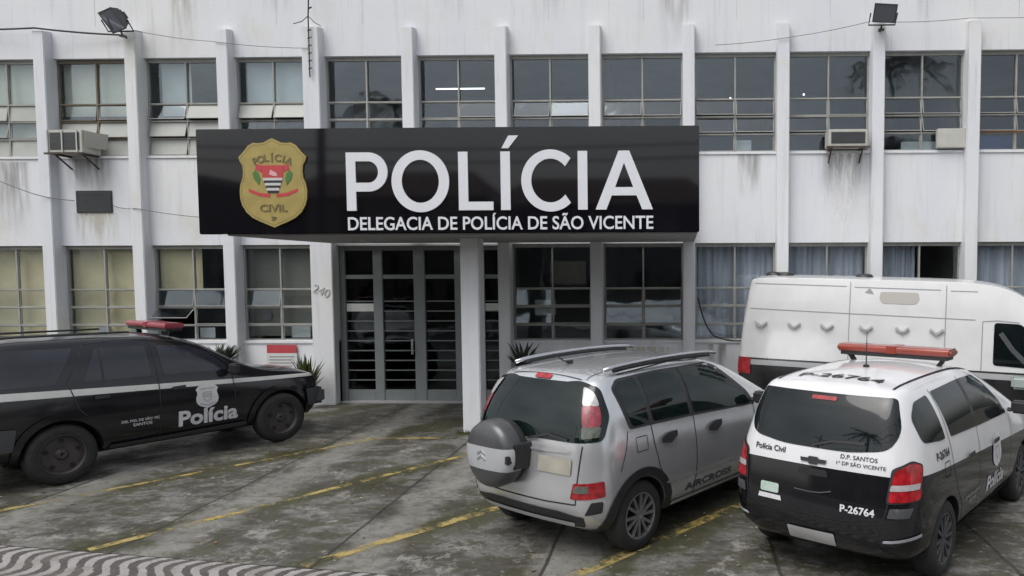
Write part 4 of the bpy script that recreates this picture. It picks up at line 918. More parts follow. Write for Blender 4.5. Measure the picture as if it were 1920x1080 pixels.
def lightbar(parent, x, y0, y1, z, r, h, mt, foot_z, label=None):
    mb = MB(); n = 14; prof = []
    mb.prism(round_poly([(x-r, z), (x+r, z), (x+r, z+h), (x-r, z+h)], .035, 4), lambda u, v, d: (u, d, v), y0, y1)
    lb = mb.build('light_bar', mt, parent, bevel=.02, seg=2)
    mb = MB(); mb.box(x-r*.85, x+r*.85, y0+.04, y1-.04, z-.035, z+.002)
    for s in (y0+.12, y1-.12):
        mb.obox((x, s, (foot_z+z)/2-.02), (.03, 0, 0), (0, .02, 0), (0, (0.03 if s > 0 else -.03), (z-foot_z)/2))
    mb.build('light_bar_mount', M_['black'], lb)
    mb = MB(); mb.box(x-r-.003, x+r+.003, (y0+y1)/2-.05, (y0+y1)/2+.05, z+.004, z+h+.004); mb.build('light_bar_joint', mt, lb)
    return lb
def mirror(parent, x, y, z, s, mt):
    mb = MB(); v = mb.box(x-.06, x+.08, y, y+s*.20, z-.06, z+.09); mb.box(x+.0, x+.04, y-s*.08, y+.0, z-.05, z-.01)
    return mb.build('side_mirror', mt, parent, bevel=.025, seg=3)
VIEW['BR'] = (lambda u, v: Vector((u*.7071-2.8, -u*.7071-2.8, v)), Vector((.7071, .7071, 0)))
VIEW['BL'] = (lambda u, v: Vector((u*.7071-2.8, u*.7071+2.8, v)), Vector((.7071, -.7071, 0)))
def both(fn):
    for v in ('R', 'L'): fn(v)
# ---------------------------------------------------------------- silver compact family car
def silver_car():
    loc, rz = carpose(-.43, -7.56, .80, 35.5)
    c = empty('family_car', loc, rz, 'silver family car with spare wheel on its tailgate, parked in the middle', 'car')
    paint = band_paint('silver_paint', (.63, .64, .655), [(.0, 0, (.63, .64, .655))], .23, .65, .7)
    W = .865
    S = []
    S.append(([-.50, -.64, -.66, -.62, -.60, -.52, -.36], [.27, .40, .62, .86, 1.08, 1.36, 1.60], [.58, .70, .73, .725, .70, .655, .575], .03))
    S.append(([-.38, -.50, -.50, -.48, -.46, -.40, -.25], [.26, .39, .62, .86, 1.09, 1.37, 1.62], [.77, .845, .855, .85, .82, .76, .65], .04))
    S.append(([-.16, -.22, -.22, -.22, -.22, -.18, -.06], [.25, .39, .62, .86, 1.11, 1.38, 1.635], [.80, .855, .865, .86, .83, .76, .62], .05))
    S.append(sec(.25, 1.12, 1.65, W)); S.append(sec(.9, 1.10, 1.66, W)); S.append(sec(1.45, 1.08, 1.62, W))
    x, z, w_, cr = sec(0, 1.06, 1.50, W); S.append(([2.05, 2.05, 2.05, 2.05, 2.08, 1.98, 1.88], z, w_, cr))
    x, z, w_, cr = sec(0, 1.04, 1.20, W); S.append(([2.45]*4+[2.5, 2.48, 2.4], z, [q*.99 for q in w_[:4]]+[.80, .77, .70], cr))
    S.append(hood(2.8, 1.0, W)); S.append(hood(3.1, .90, W*.93)); x, z, w_, cr = hood(0, .84, W*.72); S.append(([3.22, 3.30, 3.30, 3.27, 3.24, 3.2, 3.16], z, w_, cr))
    mb = MB(); mb.box(-.2, 3.0, -.60, .60, .21, .40); mb.build('underside_light_block', M_['seam'], c)  # dark box added inside the floor to block light and deepen the contact shadow
    b, bvh = cage_body(S, 'body', paint, c, arches=[(0, .365, .56, 1.0, .325), (2.54, .365, .56, 1.0, .325)])
    T = M_['greentint']; P = lambda *a, **k: patch(bvh, *a, **k)
    # wrap-round rear window and lamps
    rw = P('B', round_poly([(-.66, 1.08), (.66, 1.08), (.70, 1.30), (.54, 1.575), (-.54, 1.575), (-.70, 1.30)], .07), T, 'rear_window', b)
    for v in ('BR', 'BL'):
        P(v, round_poly([(-.10, 1.075), (.24, 1.10), (.30, 1.30), (.22, 1.54), (.05, 1.59), (-.10, 1.57)], .05), T, 'lamp_surround', b, off=.006)
        P(v, round_poly([(.05, 1.20), (.21, 1.21), (.225, 1.30), (.20, 1.42), (.06, 1.42)], .05), M_['lensdim'], 'tail_lamp', b, off=.013)
        P(v, round_poly([(.06, 1.39), (.21, 1.39), (.17, 1.50), (.08, 1.55)], .03), M_['lensw'], 'reversing_lamp', b, off=.016)
        P(v, round_poly([(.045, 1.12), (.20, 1.135), (.22, 1.22), (.05, 1.22)], .02), M_['lensdark'], 'reversing_lamp', b, off=.016)
        P(v, round_poly([(-.06, .60), (.25, .62), (.24, .76), (-.03, .74)], .02), M_['lens'], 'bumper_lamp', b, off=.008)
        P(v, round_poly([(-.035, .66), (.10, .665), (.10, .73), (-.02, .72)], .01), M_['lensdark'], 'reversing_lamp', b, off=.012)
        P(v, round_poly([(.06, .46), (.22, .48), (.23, .58), (.12, .58)], .02), M_['black'], 'bumper_vent', b, off=.006)
    P('B', round_poly([(-.10, 1.585), (.10, 1.585), (.10, 1.62), (-.10, 1.62)], .01), M_['lens'], 'brake_lamp', b, off=.012)
    strokes(bvh, 'B', [[(-.64, .555), (-.3, .54), (.3, .54), (.64, .555)], [(-.64, .555), (-.66, .9), (-.67, 1.06)], [(.64, .555), (.66, .9), (.67, 1.06)]], .012, M_['seam'], 'tailgate_gap', b)
    P('B', round_poly([(-.66, .33), (.66, .33), (.70, .44), (.45, .47), (-.45, .47), (-.70, .44)], .03), M_['black'], 'lower_bumper', b, off=.006)
    P('B', round_poly([(-.56, .335), (.56, .335), (.60, .385), (-.60, .385)], .015), M_['striplight'], 'skid_strip', b, off=.014)
    P('B', round_poly([(-.58, .80), (-.20, .80), (-.20, .94), (-.58, .94)], .015), M_['platebeige'], 'number_plate', b, off=.010)
    strokes(bvh, 'B', [[(-.05, 1.07), (-.30, 1.13), (-.52, 1.10)]], .022, M_['black'], 'rear_wiper', b, off=.02)
    def side(v):
        P(v, round_poly([(-.08, 1.165), (.16, 1.165), (.15, 1.575), (-.10, 1.565), (-.20, 1.50)], .035), T, 'quarter_window', b)
        P(v, round_poly([(.23, 1.165), (.82, 1.145), (.78, 1.585), (.20, 1.58)], .03), T, 'rear_door_window', b)
        P(v, round_poly([(.90, 1.145), (2.02, 1.085), (1.92, 1.20), (1.55, 1.51), (1.38, 1.565), (.86, 1.585)], .03), T, 'front_door_window', b)
        P(v, round_poly([(-.13, 1.145), (.1, 1.14), (.9, 1.118), (2.12, 1.06), (2.0, 1.22), (1.58, 1.54), (1.40, 1.595), (.5, 1.605), (-.12, 1.59), (-.235, 1.52)], .04), M_['black'], 'window_surround', b, off=.0015)
        strokes(bvh, v, [[(.18, 1.14), (.20, .95), (.27, .72), (.42, .52), (.46, .32)], [(.86, 1.60), (.87, 1.1), (.88, .7), (.86, .33)], [(2.06, 1.08), (2.06, .7), (2.0, .33)], [(.46, .325), (2.0, .325)]], .010, M_['seam'], 'door_gap', b)
        strokes(bvh, v, [[(.36, .56), (1.2, .54), (2.0, .56)]], .02, paint, 'door_crease', b, off=.012)
        P(v, round_poly([(.36, .245), (2.12, .245), (2.08, .32), (.42, .32)], .02), M_['black'], 'sill_cladding', b, off=.008)
        P(v, round_poly([(.48, .30), (2.04, .30), (2.04, .338), (.48, .338)], .01), M_['striplight'], 'sill_strip', b, off=.016)
        for x0 in (0, 2.54):
            n = 22; A = [(x0+.475*math.cos(R(195-k*210/n)), .325+.455*math.sin(R(195-k*210/n))) for k in range(n+1)]
            B = [(x0+.372*math.cos(R(-15+k*210/n)), .325+.372*math.sin(R(-15+k*210/n))) for k in range(n+1)]
            P(v, A+B, M_['black'], 'wheel_arch_cladding', b, off=.010)
        for hx, hz in ((.42, .985), (1.22, .965)):
            P(v, round_poly([(hx-.13, hz-.035), (hx+.02, hz-.055), (hx+.13, hz+.0), (hx+.13, hz+.05), (hx-.03, hz+.045), (hx-.13, hz+.01)], .02), M_['black'], 'door_handle', b, off=.02)
    both(side)
    strokes(bvh, 'R', [[(-.16, 1.14), (-.2, 1.0), (-.30, .80)], [(-.05, 1.62), (.8, 1.655), (1.5, 1.62)]], .008, M_['seam'], 'body_gap', b)
    strokes(bvh, 'R', [[(-.06, .93), (.10, .93), (.10, 1.06), (-.06, 1.06), (-.06, .93)]], .007, M_['seam'], 'fuel_flap_gap', b)
    strokes(bvh, 'B', [[(-.55, 1.0), (-.2, .985), (.2, .985), (.55, 1.0)]], .018, paint, 'tailgate_crease', b, off=.012)
    strokes(bvh, 'T', [[(-.35, -.50), (1.5, -.52)], [(-.35, .50), (1.5, .52)], [(-.36, -.45), (-.36, .45)]], .008, M_['seam'], 'roof_gap', b)
    decal(bvh, 'R', 'AIRCROSS', 1.13, .425, M_['decalblue'], 'side_lettering', b, width=.86, height=.075, bold=.02)
    for s, nm in ((-1, 'R'), (1, 'L')):
        wheel(c, 0, s*.745, .325, .20, 'spoke', M_['steel'], s); wheel(c, 2.54, s*.745, .325, .20, 'spoke', M_['steel'], s)
        mb = MB(); pts = []
        for k in range(15):
            t = k/14; x = -.22+t*1.85; zz = 1.672+.045*math.sin(math.pi*min(1, t*1.0))**.5*1.0; pts.append((x, s*(.585+.02*math.sin(math.pi*t)), zz))
        mb.tube(pts, .02, 8); r_ = mb.build('roof_rail', M_['chrome'], b, smooth=True)
        mb = MB(); mb.tube([(p[0], p[1], p[2]-.032) for p in pts[1:-1]], .022, 6); mb.build('roof_rail_base', M_['black'], b, smooth=True)
        mb = MB(); mb.box(1.98, 2.10, s*.86 if s > 0 else -.99, s*.99 if s > 0 else -.86, 1.09, 1.22); mb.box(2.0, 2.08, -.88 if s < 0 else .8, -.8 if s < 0 else .88, 1.10, 1.14); mb.build('side_mirror', M_['black'], b, bevel=.03, seg=3)
    mb = MB(); mb.tube([(-.05, 0, 1.69), (-.14, 0, 1.72), (-.28, 0, 1.80)], [.012, .007, .003], 6); mb.box(-.08, -.02, -.02, .02, 1.685, 1.712); mb.build('roof_antenna', M_['black'], b)
    # spare wheel with tri-colour cover
    sp = empty('spare_wheel', (0, .215, .925)); sp.scale = (1, .9, .9); sp.parent = c
    mb = MB(); mb.lathe([(-.66, .02), (-.66, .315), (-.70, .335), (-.84, .335), (-.87, .31)], 48, 'x'); mb.build('tyre', M_['rubber'], sp, smooth=True)
    mb = MB()
    prof = [(-.76, .345), (-.86, .345), (-.905, .325), (-.935, .27), (-.95, .15), (-.952, .002)]; rings = mb.lathe(prof, 64, 'x')
    o = mb.build('cover', band_paint('spare_cover_paint', (.055, .057, .062), [(-.14, 0, (.42, .43, .445)), (.09, 0, (.055, .057, .062))], .35, .1, .3), sp, smooth=True); o.data.set_sharp_from_angle(angle=R(40))
    mb = MB(); mb.prism(round_poly([(-.335, -.06), (-.13, -.05), (-.13, .02), (-.33, .03)], .02), lambda u, v, d: (d, u, v), -.925, -.865)
    mb.build('cover_slot', M_['black'], sp, bevel=.01)
    mb = MB()
    for zz in (-.02, .035):
        mb.prism([(.03, zz), (.09, zz-.035), (.09, zz-.012), (.03, zz+.022), (-.03, zz-.012), (-.03, zz-.035)], lambda u, v, d: (d, u, v), -.957, -.95)
    mb.build('cover_badge', M_['chrome'], sp)
    mb = MB(); mb.prism(round_poly([(-.345, -.13), (-.20, -.13), (-.16, .13), (-.345, .13)], .03), lambda u, v, d: (d, u, v), -.86, -.62); mb.build('carrier_arm', M_['black'], sp, bevel=.01)
    return c
silver_car()

# ---------------------------------------------------------------- white over black police estate
def police_mpv():
    loc, rz = carpose(2.16, -8.12, .80, 36.5)
    c = empty('police_car', loc, rz, 'white over black police car with red roof light bar, front right', 'car')
    WH = (.66, .66, .67); paint = band_paint('white_over_black_paint', (.006, .006, .008), [(.937, -.05, WH)], .10, 0, .25, dust=.25)
    W = .8675; S = []
    S.append(([-.60, -.76, -.78, -.74, -.70, -.62, -.50], [.26, .38, .62, .86, 1.06, 1.34, 1.58], [.56, .68, .71, .70, .67, .62, .57], .025))
    S.append(([-.48, -.60, -.62, -.60, -.56, -.50, -.40], [.25, .37, .62, .86, 1.07, 1.35, 1.60], [.74, .82, .84, .83, .795, .72, .645], .035))
    S.append(([-.22, -.30, -.32, -.32, -.30, -.26, -.20], [.25, .37, .62, .86, 1.09, 1.37, 1.615], [.80, .85, .865, .86, .825, .75, .62], .05))
    S.append(sec(.2, 1.10, 1.635, W, bot=.25)); S.append(sec(.9, 1.08, 1.645, W, bot=.25)); S.append(sec(1.45, 1.06, 1.60, W, bot=.25))
    x, z, w_, cr = sec(0, 1.05, 1.44, W); S.append(([2.05]*4+[2.10, 2.05, 1.95], z, w_, cr))
    x, z, w_, cr = sec(0, 1.03, 1.14, W); S.append(([2.5]*7, z, w_[:4]+[.80, .77, .72], cr))
    S.append(hood(2.9, .99, W)); S.append(hood(3.3, .90, W*.93)); x, z, w_, cr = hood(0, .82, W*.72); S.append(([3.42, 3.5, 3.5, 3.48, 3.44, 3.4, 3.35], z, w_, cr))
    mb = MB(); mb.box(-.2, 3.0, -.60, .60, .21, .40); mb.build('underside_light_block', M_['seam'], c)  # added light blocker, darkens the ground shadow below this car
    b, bvh = cage_body(S, 'body', paint, c, arches=[(0, .365, .56, 1.0, .325), (2.62, .365, .56, 1.0, .325)])
    T = M_['tint']; P = lambda *a, **k: patch(bvh, *a, **k)
    P('B', round_poly([(-.61, 1.165), (-.3, 1.12), (.3, 1.12), (.61, 1.165), (.675, 1.30), (.60, 1.555), (-.60, 1.555), (-.675, 1.30)], [.09, .1, .1, .09, .09, .04, .04, .09]), T, 'rear_window', b)
    P('B', round_poly([(-.12, 1.50), (.10, 1.50), (.10, 1.53), (-.12, 1.53)], .01), M_['lens'], 'brake_lamp', b, off=.009)
    for v in ('BR', 'BL'):
        P(v, round_poly([(-.105, .77), (.185, .785), (.235, 1.055), (.125, 1.095), (-.045, 1.035)], .03), M_['black'], 'lamp_surround', b, off=.008)
        tl = P(v, round_poly([(-.09, .785), (.17, .80), (.22, 1.045), (.12, 1.08), (-.03, 1.02)], .03), M_['lens'], 'tail_lamp', b, off=.014)
        P(v, round_poly([(-.075, .872), (.165, .88), (.18, .925), (-.06, .917)], .01), M_['lensw'], 'reversing_lamp', b, off=.018)
        P(v, round_poly([(-.10, .665), (.07, .67), (.11, .745), (-.08, .74)], .01), M_['darkgrey'], 'bumper_step', b, off=.008)
        P(v, round_poly([(-.12, .46), (.20, .50), (.20, .525), (-.12, .485)], .008), M_['decalgrey'], 'bumper_trim', b, off=.010)
    strokes(bvh, 'B', [[(-.63, .74), (-.60, .62), (-.3, .565), (.3, .565), (.60, .62), (.63, .74)], [(-.66, 1.0), (-.63, .74)], [(.66, 1.0), (.63, .74)]], .010, M_['seam'], 'tailgate_gap', b)
    strokes(bvh, 'B', [[(-.18, .80), (-.08, .775), (.02, .77), (.15, .775)]], .010, M_['darkgrey'], 'tailgate_crease', b, off=.012)
    P('B', round_poly([(-.14, .90), (.14, .90), (.12, .955), (-.12, .955)], .02), M_['seam'], 'tailgate_handle', b, off=.004)
    P('B', round_poly([(-.11, 1.005), (-.04, 1.005), (-.04, .99), (.04, .99), (.04, 1.005), (.11, 1.005), (.12, 1.035), (.05, 1.035), (.04, 1.05), (-.04, 1.05), (-.05, 1.035), (-.12, 1.035)], .004), M_['decaldark'], 'emblem', b, off=.012)
    P('B', round_poly([(-.21, .345), (.21, .345), (.21, .46), (-.21, .46)], .015), M_['plate'], 'number_plate', b, off=.012)
    decal(bvh, 'B', 'Polícia Civil', .42, 1.065, M_['decaldark'], 'rear_lettering', b, width=.30, bold=.02)
    decal(bvh, 'B', 'D.P. SANTOS', -.38, 1.085, M_['decaldark'], 'rear_lettering', b, width=.30, height=.034, bold=.01)
    decal(bvh, 'B', '1º DP SÃO VICENTE', -.40, 1.035, M_['decaldark'], 'rear_lettering', b, width=.40, height=.034, bold=.01)
    decal(bvh, 'B', 'P-26764', -.40, .685, M_['decal'], 'fleet_number', b, width=.28, height=.062, bold=.03)
    P('B', round_poly([(.30, .70), (.48, .70), (.48, .78), (.30, .78)], .02), M_['greenpaper'], 'tailgate_sticker', b, off=.006); P('B', [(.27, .645), (.50, .645), (.49, .685), (.28, .685)], M_['decal'], 'tailgate_sticker', b, off=.006)
    strokes(bvh, 'B', [[(.02, 1.14), (-.15, 1.19), (-.42, 1.20)]], .018, M_['black'], 'rear_wiper', b, off=.02)
    strokes(bvh, 'R', [[(-.05, .98), (.07, .98), (.07, .86), (-.05, .86), (-.05, .98)]], .008, M_['seam'], 'fuel_flap_gap', b)
    # roof number and seams
    decal(bvh, 'T', 'P-26764', -.24, .0, M_['decaldark'], 'roof_number', b, width=.78, height=.13, bold=.02, off=.006)
    strokes(bvh, 'T', [[(-.40, -.53), (1.5, -.55)], [(-.40, .53), (1.5, .55)]], .022, M_['seam'], 'roof_channel', b, off=.004)
    def side(v):
        P(v, round_poly([(-.40, 1.20), (-.05, 1.165), (.06, 1.165), (-.02, 1.53), (-.34, 1.51), (-.46, 1.40)], [.06, .03, .03, .04, .05, .06]), T, 'quarter_window', b)
        P(v, round_poly([(.20, 1.155), (.90, 1.125), (.84, 1.555), (.10, 1.54)], .03), T, 'rear_door_window', b)
        P(v, round_poly([(.97, 1.12), (2.02, 1.085), (1.90, 1.22), (1.56, 1.48), (1.38, 1.54), (.92, 1.555)], .03), T, 'front_door_window', b)
        P(v, [(.905, 1.123), (.965, 1.12), (.915, 1.555), (.845, 1.555)], M_['black'], 'door_pillar', b, off=.005)
        strokes(bvh, v, [[(.08, 1.56), (.14, 1.14), (.16, .95), (.26, .70), (.42, .50), (.45, .32)], [(.90, 1.58), (.93, 1.1), (.93, .7), (.90, .33)], [(2.1, 1.05), (2.08, .7), (2.02, .33)], [(.45, .32), (2.02, .32)]], .009, M_['seam'] if False else M_['darkgrey'], 'door_gap', b)
        P(v, round_poly([(.42, .25), (2.10, .25), (2.06, .33), (.46, .33)], .02), M_['black'], 'sill_cladding', b, off=.006)
        for hx, hz in ((.62, .92), (1.45, .90)):
            P(v, round_poly([(hx-.1, hz-.02), (hx+.1, hz-.015), (hx+.1, hz+.025), (hx-.1, hz+.02)], .015), M_['black'], 'door_handle', b, off=.02)
    both(side)
    decal(bvh, 'R', 'P-26764', -.06, 1.055, M_['decaldark'], 'side_number', b, width=.30, height=.07, bold=.03)
    cx, cz = 1.50, .80
    P('R', [(cx+x*.30, cz+z*.27) for x, z in half]+[(cx-x*.30, cz+z*.27) for x, z in half[-2:0:-1]], M_['decal'], 'shield_decal', b, off=.006)
    strokes(bvh, 'R', [[(cx-.08, cz+.09), (cx+.08, cz+.09)], [(cx-.06, cz+.03), (cx+.06, cz+.03), (cx+.05, cz-.05), (cx, cz-.09), (cx-.05, cz-.05), (cx-.06, cz+.03)]], .014, M_['decalgrey'], 'shield_lines', b, off=.008)
    decal(bvh, 'R', 'Polícia', 1.48, .52, M_['decal'], 'side_lettering', b, width=.60, height=.15, bold=.03)
    decal(bvh, 'R', 'DP DE SÃO VICENTE', .70, .56, M_['decalgrey'], 'side_lettering', b, width=.42, height=.035, bold=.01); decal(bvh, 'R', 'SANTOS', .70, .50, M_['decalgrey'], 'side_lettering', b, width=.2, height=.032, bold=.01)
    for s in (-1, 1):
        wheel(c, 0, s*.745, .325, .20, 'spoke', M_['darkgrey'], s); wheel(c, 2.62, s*.745, .325, .20, 'spoke', M_['darkgrey'], s)
        mb = MB(); mb.box(2.02, 2.13, .86 if s > 0 else -1.02, 1.02 if s > 0 else -.86, 1.08, 1.21); mb.box(2.04, 2.1, -.88 if s < 0 else .8, -.8 if s < 0 else .88, 1.09, 1.13); mb.build('side_mirror', M_['black'], b, bevel=.03, seg=3)
    lightbar(b, 1.02, -.58, .58, 1.745, .12, .075, M_['lenso'], 1.66)
    mb = MB(); mb.tube([(.30, 0, 1.69), (.31, 0, 2.0)], [.006, .003], 6); mb.lathe([(1.68, .03), (1.70, .028), (1.71, .001)], 16, 'z')
    o = mb.build('roof_antenna', M_['black'], b)
    for v in o.data.vertices:
        if abs(v.co.x) < .05 and abs(v.co.y) < .05: v.co.x += .30
    return c
police_mpv()

# ---------------------------------------------------------------- black police off-roader
def police_suv():
    c = empty('police_suv', (-8.258, -5.099, 0), math.pi/2-R(32), 'black police off-roader with white side stripe and red light bar at the left', 'car')
    BK = (.008, .008, .011); paint = band_paint('black_paint_with_stripe', BK, [(1.072, -.042, (.60, .60, .58)), (1.155, -.053, BK)], .14, 0, .3, dust=.25)
    W = .88; S = []
    S.append(([-.95, -1.0, -1.02, -.98, -.95, -.90, -.78], [.40, .48, .68, .90, 1.13, 1.42, 1.70], [.60, .70, .74, .74, .72, .64, .52], .03))
    S.append(([-.80, -.85, -.87, -.84, -.82, -.76, -.66], [.38, .46, .68, .90, 1.14, 1.44, 1.72], [.78, .84, .86, .86, .83, .75, .60], .04))
    sc = lambda x, be, ro: (x, [.34, .42, .66, .92, be, (be+ro)/2+.03, ro], [W*q for q in (.90, .97, 1, 1.0, .965, .87, .70)], .05)
    S.append(sc(-.4, 1.18, 1.735)); S.append(sc(.3, 1.18, 1.735)); S.append(sc(.9, 1.17, 1.715)); S.append(sc(1.35, 1.165, 1.69))
    x, z, w_, cr = sc(0, 1.155, 1.54); S.append(([1.85]*4+[1.9, 1.86, 1.80], z, w_, cr))
    x, z, w_, cr = sc(0, 1.14, 1.21); S.append(([2.24]*7, z, w_[:4]+[.82, .78, .70], cr))
    hd = lambda x, z, W: hood(x, z, W, bot=.34, mid=.68)
    S.append(hd(2.6, 1.10, W*.985)); S.append(hd(3.1, 1.04, W*.96)); x, z, w_, cr = hd(0, .98, W*.88); S.append(([3.30, 3.36, 3.38, 3.37, 3.35, 3.33, 3.28], z, w_, cr))
    mb = MB(); mb.box(-.5, 3.1, -.60, .60, .28, .5); mb.build('underside_light_block', M_['seam'], c)  # black filler box added to stop light passing under the off-roader
    b, bvh = cage_body(S, 'body', paint, c, arches=[(0, .42, .55, 1.0, .37), (2.72, .42, .55, 1.0, .37)])
    T = M_['tintblue']; P = lambda *a, **k: patch(bvh, *a, **k)
    def side(v):
        P(v, round_poly([(-.80, 1.24), (-.04, 1.22), (.20, 1.64), (-.62, 1.66)], .04), T, 'quarter_window', b)
        P(v, round_poly([(.24, 1.22), (1.0, 1.21), (.98, 1.605), (.42, 1.62)], .03), T, 'rear_door_window', b)
        P(v, round_poly([(1.14, 1.21), (1.98, 1.185), (1.92, 1.29), (1.74, 1.46), (1.52, 1.56), (1.12, 1.60)], .03), T, 'front_door_window', b)
        strokes(bvh, v, [[(.47, 1.61), (.46, 1.23)]], .018, M_['black'], 'window_divider', b, off=.008)
        strokes(bvh, v, [[(.06, 1.20), (.32, 1.68), (.6, 1.70)], [(.10, 1.18), (.18, .9), (.42, .62), (.44, .40)], [(1.05, 1.66), (1.07, 1.2), (1.08, .8), (1.06, .40)], [(2.02, 1.15), (2.04, .8), (2.0, .40)], [(1.06, 1.67), (1.6, 1.62), (2.02, 1.25)]], .012, M_['black'], 'door_gap', b)
        P(v, round_poly([(.45, .34), (2.22, .36), (2.18, .42), (.50, .40)], .02), M_['darkgrey'], 'side_step', b, off=.03)
        P(v, round_poly([(-1.0, .50), (-.48, .50), (-.44, .76), (-1.0, .80)], .03), M_['darkgrey'], 'rear_bumper_corner', b, off=.02)
        P(v, round_poly([(3.14, .50), (3.36, .50), (3.36, .76), (3.10, .76)], .02), M_['darkgrey'], 'front_bumper_corner', b, off=.05)
        for x0, r in ((0, .5), (2.72, .5)):
            n = 20; A = [(x0+.505*math.cos(R(190-k*200/n)), .37+.505*math.sin(R(190-k*200/n))) for k in range(n+1)]; B = [(x0+.425*math.cos(R(-10+k*200/n)), .37+.425*math.sin(R(-10+k*200/n))) for k in range(n+1)]
            P(v, A+B, paint, 'wheel_arch_flare', b, off=.022)
        for hx in (.34, 1.22):
            P(v, round_poly([(hx-.0, 1.0), (hx+.17, 1.0), (hx+.17, 1.045), (hx, 1.04)], .012), M_['black'], 'door_handle', b, off=.022)
    both(side)
    cx, cz = 1.66, .86
    P('R', [(cx+x*.30, cz+z*.27) for x, z in half]+[(cx-x*.30, cz+z*.27) for x, z in half[-2:0:-1]], M_['decal'], 'shield_decal', b, off=.006)
    strokes(bvh, 'R', [[(cx-.09, cz+.10), (cx+.09, cz+.10)], [(cx-.055, cz+.05), (cx+.055, cz+.05), (cx+.05, cz-.04), (cx, cz-.08), (cx-.05, cz-.04), (cx-.055, cz+.05)], [(cx-.05, cz+.02), (cx+.05, cz+.02)], [(cx-.05, cz-.01), (cx+.05, cz-.01)], [(cx-.10, cz-.10), (cx, cz-.135), (cx+.10, cz-.10)]], .011, M_['decalgrey'], 'shield_lines', b, off=.008)
    decal(bvh, 'R', 'Polícia', 1.68, .585, M_['decal'], 'side_lettering', b, width=.78, height=.215, bold=.035)
    decal(bvh, 'R', 'DEL POL DE SÃO VIC', .84, .665, M_['decal'], 'side_lettering', b, width=.44, height=.04, bold=.015); decal(bvh, 'R', 'SANTOS', .86, .605, M_['decal'], 'side_lettering', b, width=.22, height=.038, bold=.015)
    for s in (-1, 1):
        wheel(c, 0, s*.76, .37, .24, 'disc', M_['hubgrey'], s); wheel(c, 2.72, s*.76, .37, .24, 'disc', M_['hubgrey'], s)
        mb = MB(); mb.box(1.94, 2.03, .90 if s > 0 else -1.08, 1.08 if s > 0 else -.90, 1.14, 1.28); mb.box(1.95, 2.01, -.92 if s < 0 else .82, -.82 if s < 0 else .92, 1.15, 1.19); mb.build('side_mirror', M_['black'], b, bevel=.03, seg=3)
    mb = MB(); mb.box(3.20, 3.48, -.82, .82, .48, .74); mb.build('front_bumper', M_['darkgrey'], b, bevel=.05, seg=3)
    lightbar(b, 1.40, -.62, .62, 1.80, .12, .075, M_['lenspink'], 1.72)
    mb = MB(); mb.tube([(-.55, -.45, 1.79), (-.3, -.45, 1.80), (.9, -.47, 1.785)], .015, 6); mb.tube([(-.55, .45, 1.79), (-.3, .45, 1.80), (.9, .47, 1.785)], .015, 6); mb.build('roof_rail', M_['black'], b)
    return c
police_suv()

